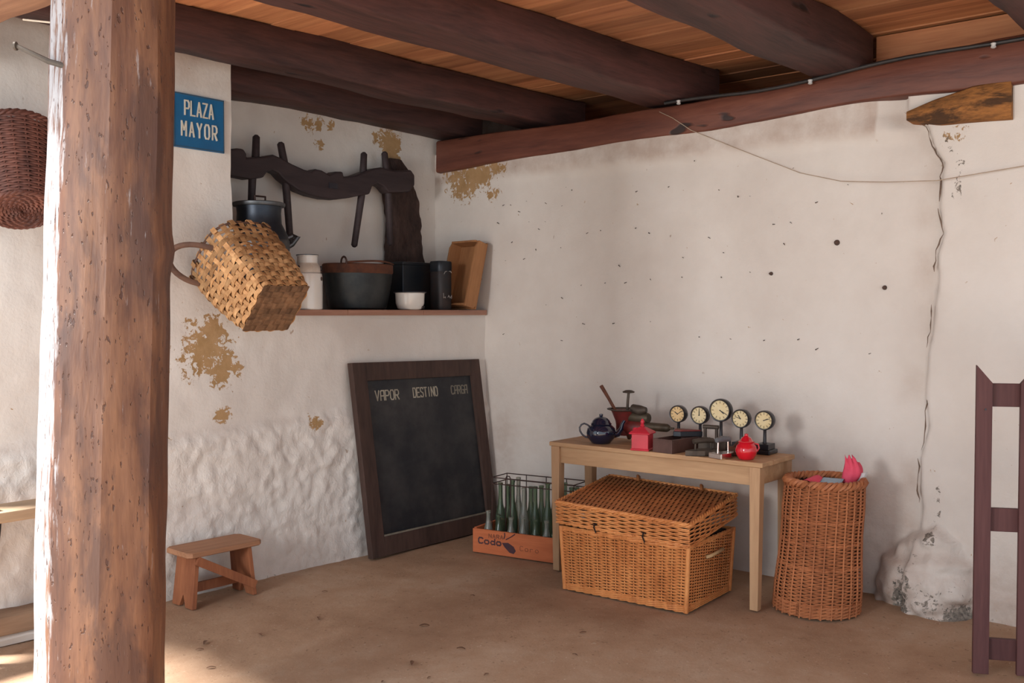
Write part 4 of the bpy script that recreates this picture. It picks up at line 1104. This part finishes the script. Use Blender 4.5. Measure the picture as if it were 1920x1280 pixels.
for s, f in ((-1, -.02), (1, .07), (.2, .10)):
    MB().tube([(0, .03 + f * .2, .05), (s * .03, .03 + f, .03), (s * .05, .03 + f * 1.3, .0145)], [.016, .012, .014], 8).build('foot', 'rust', mg, smooth=50)

# red coffee mill
cmill = thing('coffee_mill', 'bright red box coffee mill with a pointed lid', 'coffee mill', (.655, 1.660, TT), math.radians(14))
MB().loft([[V3((a * s, b * s, z)) for a, b in ((-1, -1), (1, -1), (1, 1), (-1, 1))] for z, s in ((0, .052), (.008, .054), (.012, .048), (.092, .047))]).build('body', 'redpaint', cmill, bevel=.002)
MB().loft([[V3((a * s, b * s, z)) for a, b in ((-1, -1), (1, -1), (1, 1), (-1, 1))] for z, s in ((.090, .058), (.096, .060), (.104, .052), (.128, .014))]).build('roof', 'redpaint', cmill, bevel=.002)
MB().lathe([(.010, .126), (.013, .134), (.008, .142), (.011, .150), (.012, .158), (.006, .168), (.003, .172)], 14).build('finial', 'redpaint', cmill, smooth=50)
MB().lathe([(.012, .11), (.018, .116), (.012, .128), (.002, .130)], 14, (.015, -.035, -.005)).build('knob', 'redpaint', cmill, smooth=50)

# open dark box
db = thing('dark_wooden_box', 'open dark wooden box with greenish black inside beside the red coffee mill', 'box', (.565, 1.822, TT), math.radians(-6))
bx, by, bz = .245, .118, .074
for s in (-1, 1):
    MB().box((s * bx / 2, 0, bz / 2), (.010, by + .010, bz)).build('side_board', 'boxwood', db, bevel=.0015)
    MB().box((0, s * by / 2, bz / 2), (bx - .011, .010, bz)).build('end_board', 'boxwood', db, bevel=.0015)
MB().box((0, 0, .012), (bx - .011, by - .011, .012)).build('bottom', 'boxin', db)
# dark flat iron resting on the box
fi = thing('flat_iron', 'dark flat iron with red edge resting on the dark box', 'iron', (.50, 1.835, TT + bz + .002), math.radians(118))
pl = [(-.06, -.035), (-.02, -.045), (.07, -.012), (.10, 0), (.07, .012), (-.02, .045), (-.06, .035)]
mb = MB(); mb.prism(pl, lambda a, b, d: V3((a, b, d)), 0, .028); mb.build('sole', 'darktin', fi, bevel=.003)
mb = MB(); mb.prism([(a * .9, b * .9) for a, b in pl], lambda a, b, d: V3((a, b, d)), .028, .036); mb.build('top_plate', 'redold', fi, bevel=.002)

# clocks
CLK = [(.36, 1.718, .940, .050, 'dialorange', 'leftmost small pedestal clock with the amber dial', 10.15), (.36, 1.856, .942, .052, 'dial', 'second pedestal clock from the left, hands near twelve', 12.0),
       (.36, 1.985, .978, .064, 'dial', 'tallest pedestal clock with the largest dial, in the middle', 4.33), (.36, 2.108, .940, .052, 'dial', 'pedestal clock standing behind the red pot', 10.8),
       (.36, 2.245, .940, .053, 'dial', 'rightmost pedestal clock on a stepped black base', 2.2)]
clock_parts = {}
for (x_, y_, z_, r, dm, lab, hr) in CLK:
    t = thing('pedestal_clock', lab, 'clock', (x_, y_, TT), math.radians(4), 'pedestal clocks on the pine table')
    zc = z_ - TT; rx = Matrix.Rotation(math.pi / 2, 3, 'Y')
    MB().box((-.005, 0, .012), (.125, .098, .024)).build('base', 'clockblack', t, bevel=.006)
    MB().box((-.005, 0, .039), (.098, .074, .030)).build('plinth', 'clockblack', t, bevel=.002)
    MB().lathe([(.014, .052), (.0095, .062), (.0085, zc - r - .004), (.011, zc - r + .006)], 14).build('column', 'clockblack', t, smooth=50)
    MB().lathe([(r * .80, -.024), (r * .97, -.018), (r * 1.0, .0), (r * 1.0, .018), (r * .95, .025), (r * .86, .024), (r * .85, .014)], 40, (0, 0, zc), rx).build('case', 'clockblack', t, smooth=50)
    dl = MB().lathe([(r * .86, .012), (r * .86, .015)], 40, (0, 0, zc), rx).build('dial', dm, t)
    mk = MB()
    for h in range(12):
        q = math.pi / 6 * h; rr_ = r * .68; c = V3((.0155, math.sin(q) * rr_, zc + math.cos(q) * rr_))
        mk.box(c, (.001, .0032, .012), Matrix.Rotation(-q, 3, 'X'))
    mk.build('numerals', 'dialmark', dl)
    for ang, ln, wd in ((math.pi / 6 * hr, .45, .0045), (2 * math.pi * (hr % 1), .66, .0032)):
        MB().box((.0165, math.sin(ang) * r * ln / 2, zc + math.cos(ang) * r * ln / 2), (.0012, wd, r * ln), Matrix.Rotation(-ang, 3, 'X')).build('hand', 'hand', dl)
    MB().lathe([(.003, .016), (.003, .0205)], 10, (0, 0, zc), rx).build('hub', 'hand', dl)

# irons in front of the middle clocks
def iron(name, lab, loc, rz, sole, handle, L=.17, Wd=.095, hh=.095, grip='greyh', metal='iron'):
    t = thing(name, lab, 'iron', loc, rz, 'old pressing irons on the table')
    pl = [(-L * .45, -Wd / 2), (L * .05, -Wd / 2), (L * .38, -Wd * .22), (L * .55, 0), (L * .38, Wd * .22), (L * .05, Wd / 2), (-L * .45, Wd / 2)]
    mb = MB(); mb.prism(pl, lambda a, b, d: V3((a, b, d)), 0, .030); mb.build('sole_plate', sole, t, bevel=.004)
    for a in (-L * .30, L * .22):
        MB().tube([(a, 0, .028), (a * .95, 0, hh)], .0055, 8).build('handle_post', handle, t, smooth=50)
    MB().tube([(-L * .36, 0, hh), (-L * .1, 0, hh + .006), (L * .28, 0, hh)], [.013, .016, .013], 12).build('grip', grip, t, smooth=50)
    return t
iron('pressing_iron', 'rusty dark iron with wooden grip lying before the second clock', (.630, 2.015, TT), math.radians(-32), 'iron', 'iron', .185, .095, .075, 'iron')
iron('pressing_iron', 'polished steel iron with grey cylindrical grip at the table front', (.645, 2.150, TT), math.radians(165), 'silver', 'silver', .15, .09, .095, 'greyh')
t = thing('box_iron', 'tall dark iron with a square loop handle between second and middle clock', 'iron', (.472, 1.985, TT), math.radians(8), 'old pressing irons on the table')
mb = MB(); mb.prism([(-.045, -.06), (.045, -.06), (.045, .03), (0, .085), (-.045, .03)], lambda a, b, d: V3((a, b, d)), 0, .060); mb.build('body', 'iron', t, bevel=.004)
MB().tube([(0, -.035, .058), (0, -.035, .128)], .0095, 8).build('handle_post', 'iron', t, smooth=50)
MB().tube([(0, .030, .058), (0, .030, .128)], .0095, 8).build('handle_post', 'iron', t, smooth=50)
MB().tube([(0, -.046, .134), (0, .041, .134)], .0115, 10).build('grip', 'iron', t, smooth=50)
t = thing('rusty_wedge_iron', 'small brown rusty iron heap between the steel iron and the red pot', 'iron', (.520, 2.185, TT), math.radians(70), 'old pressing irons on the table')
mb = MB(); mb.prism([(-.07, -.036), (.03, -.036), (.075, 0), (.03, .036), (-.07, .036)], lambda a, b, d: V3((a, b, d)), 0, .045); mb.build('body', 'rust', t, bevel=.005)
MB().tube([(-.05, 0, .044), (-.02, 0, .070), (.03, 0, .070), (.05, 0, .044)], .008, 8).build('handle', 'rust', t, smooth=50)

# red pot
rp = thing('red_pot', 'round bright red enamel pot with lid at the right end of the table', 'pot', (.615, 2.262, TT))
MB().lathe([(.034, 0), (.040, .004), (.053, .030), (.0555, .050), (.050, .070), (.038, .084), (.035, .090)], 36).build('body', 'red', rp, smooth=60)
MB().lathe([(.042, .089), (.043, .093), (.034, .097), (.024, .112), (.011, .120), (.009, .126), (.010, .131), (.004, .134)], 30).build('lid', 'red', rp, smooth=50)
MB().tube([R_ * .036 + V3((0, 0, .082)), R_ * .062 + V3((0, 0, .078)), R_ * .066 + V3((0, 0, .058)), R_ * .054 + V3((0, 0, .040))], .005, 8).build('handle', 'red', rp, smooth=60)

# ================================================================== FENCE
fd = V3((-.446, .895, 0)).normalized(); rz = math.atan2(fd.y, fd.x)
fn_ = thing('picket_fence', 'dark maroon picket fence standing at the right edge', 'fence', (.875, 3.43, 0), rz)
# local x along the fence, -y side faces the camera
for k in range(6):
    x0 = k * .170; wd = .062
    mb = MB(); tz = 1.30
    pk = [(x0, .0 + .004 * k), (x0 + wd, .004 * k), (x0 + wd, tz - .075 if k % 2 == 0 else tz), (x0, tz if k % 2 == 0 else tz - .075)]
    mb.prism(pk, lambda a, b, d: V3((a, d, b)), -.024, .0); mb.build('picket', 'fence', fn_, bevel=.002)
for z0, z1 in ((.055, .145), (.600, .698), (1.125, 1.222)):
    MB().box((.485, .0135, (z0 + z1) / 2), (.93, .024, z1 - z0)).build('rail', 'fence', fn_, bevel=.002)
MB().lathe([(.004, 0), (.004, .003)], 8, (.035, -.0245, 1.115), Matrix.Rotation(math.pi / 2, 3, 'X')).build('bolt', 'enameled', fn_)

# ================================================================== WIRES
o = MB().tube([(.03, 1.33, 2.775), (.075, 1.50, 2.69), (.08, 1.63, 2.60), (.07, 1.95, 2.45), (.06, 2.30, 2.29), (.06, 2.53, 2.225), (.06, 2.77, 2.20), (.07, 3.03, 2.185), (.08, 3.43, 2.22), (.08, 4.0, 2.33)], .0022, 6).build('hanging_wire', 'string', smooth=60)
tag(o, 'thin sagging wire strung in front of the white wall', 'wire')
pts = []
for i in range(40):
    y_ = 1.45 + 4.0 * i / 39
    zt = 2.775 + .010 * math.sin(y_ * 5) + max(0, (y_ - 2.0)) * .04 if y_ < 3.9 else 2.775 + .010 * math.sin(y_ * 5) + .076
    pts.append((.084 + .006 * math.sin(y_ * 3) + .02 * sstep(2.3, 3.2, y_), y_, zt))
o = MB().tube(pts, .011, 8).build('black_cable', 'cable', smooth=60); tag(o, 'black electric cable clipped along the reddish wall plate', 'cable')
for y_, nme in ((1.56, 'white cable clip nearest the middle beam'), (2.33, 'white cable clip in the middle of the black cable'), (3.29, 'white cable clip at the upper right corner')):
    j = min(range(40), key=lambda q: abs(pts[q][1] - y_)); c = V3(pts[j])
    o = MB().lathe([(.006, -.014), (.013, -.010), (.010, .0), (.013, .010), (.006, .014)], 12, c + V3((.014, 0, -.012))).build('cable_clip', 'clip', smooth=50)
    tag(o, nme, 'clip', 'clips on the black cable')

# ================================================================== FLOOR LITTER
LF = [(1.83, .37), (1.9, 1.2), (2.5, .71), (2.16, .72), (2.73, .61), (2.8, .67), (2.9, .91), (2.31, 1.53), (2.38, 1.7), (2.03, 1.56), (1.77, 2.01), (2.54, 1.59), (2.2, 1.86), (1.5, 1.86), (1.38, 1.05)]
mb = MB(); n = 6; lps = []
for i in range(n + 1):
    t = i / n; wd = .009 * math.sin(math.pi * (t * .9 + .05)); z = .004 + .006 * math.sin(t * 3)
    lps.append([V3((.05 * (t - .5), -wd, z + .003)), V3((.05 * (t - .5), 0, z)), V3((.05 * (t - .5), wd, z + .004)), V3((.05 * (t - .5), 0, z + .0012))])
leaf0 = mb.loft(lps).build('dry_leaf', 'leaf')
for i, (x_, y_) in enumerate(LF):
    o = leaf0 if i == 0 else leaf0.copy()
    if i: COL.objects.link(o)
    o.location = (x_, y_, disp_floor(V3((x_, y_, 0))).z); o.rotation_euler = (0, 0, random.uniform(0, 6.3)); o.scale = (random.uniform(.5, 1.1),) * 3
    tag(o, 'small dry leaf scrap lying on the earth floor', 'leaf', 'leaf scraps on the earth floor')
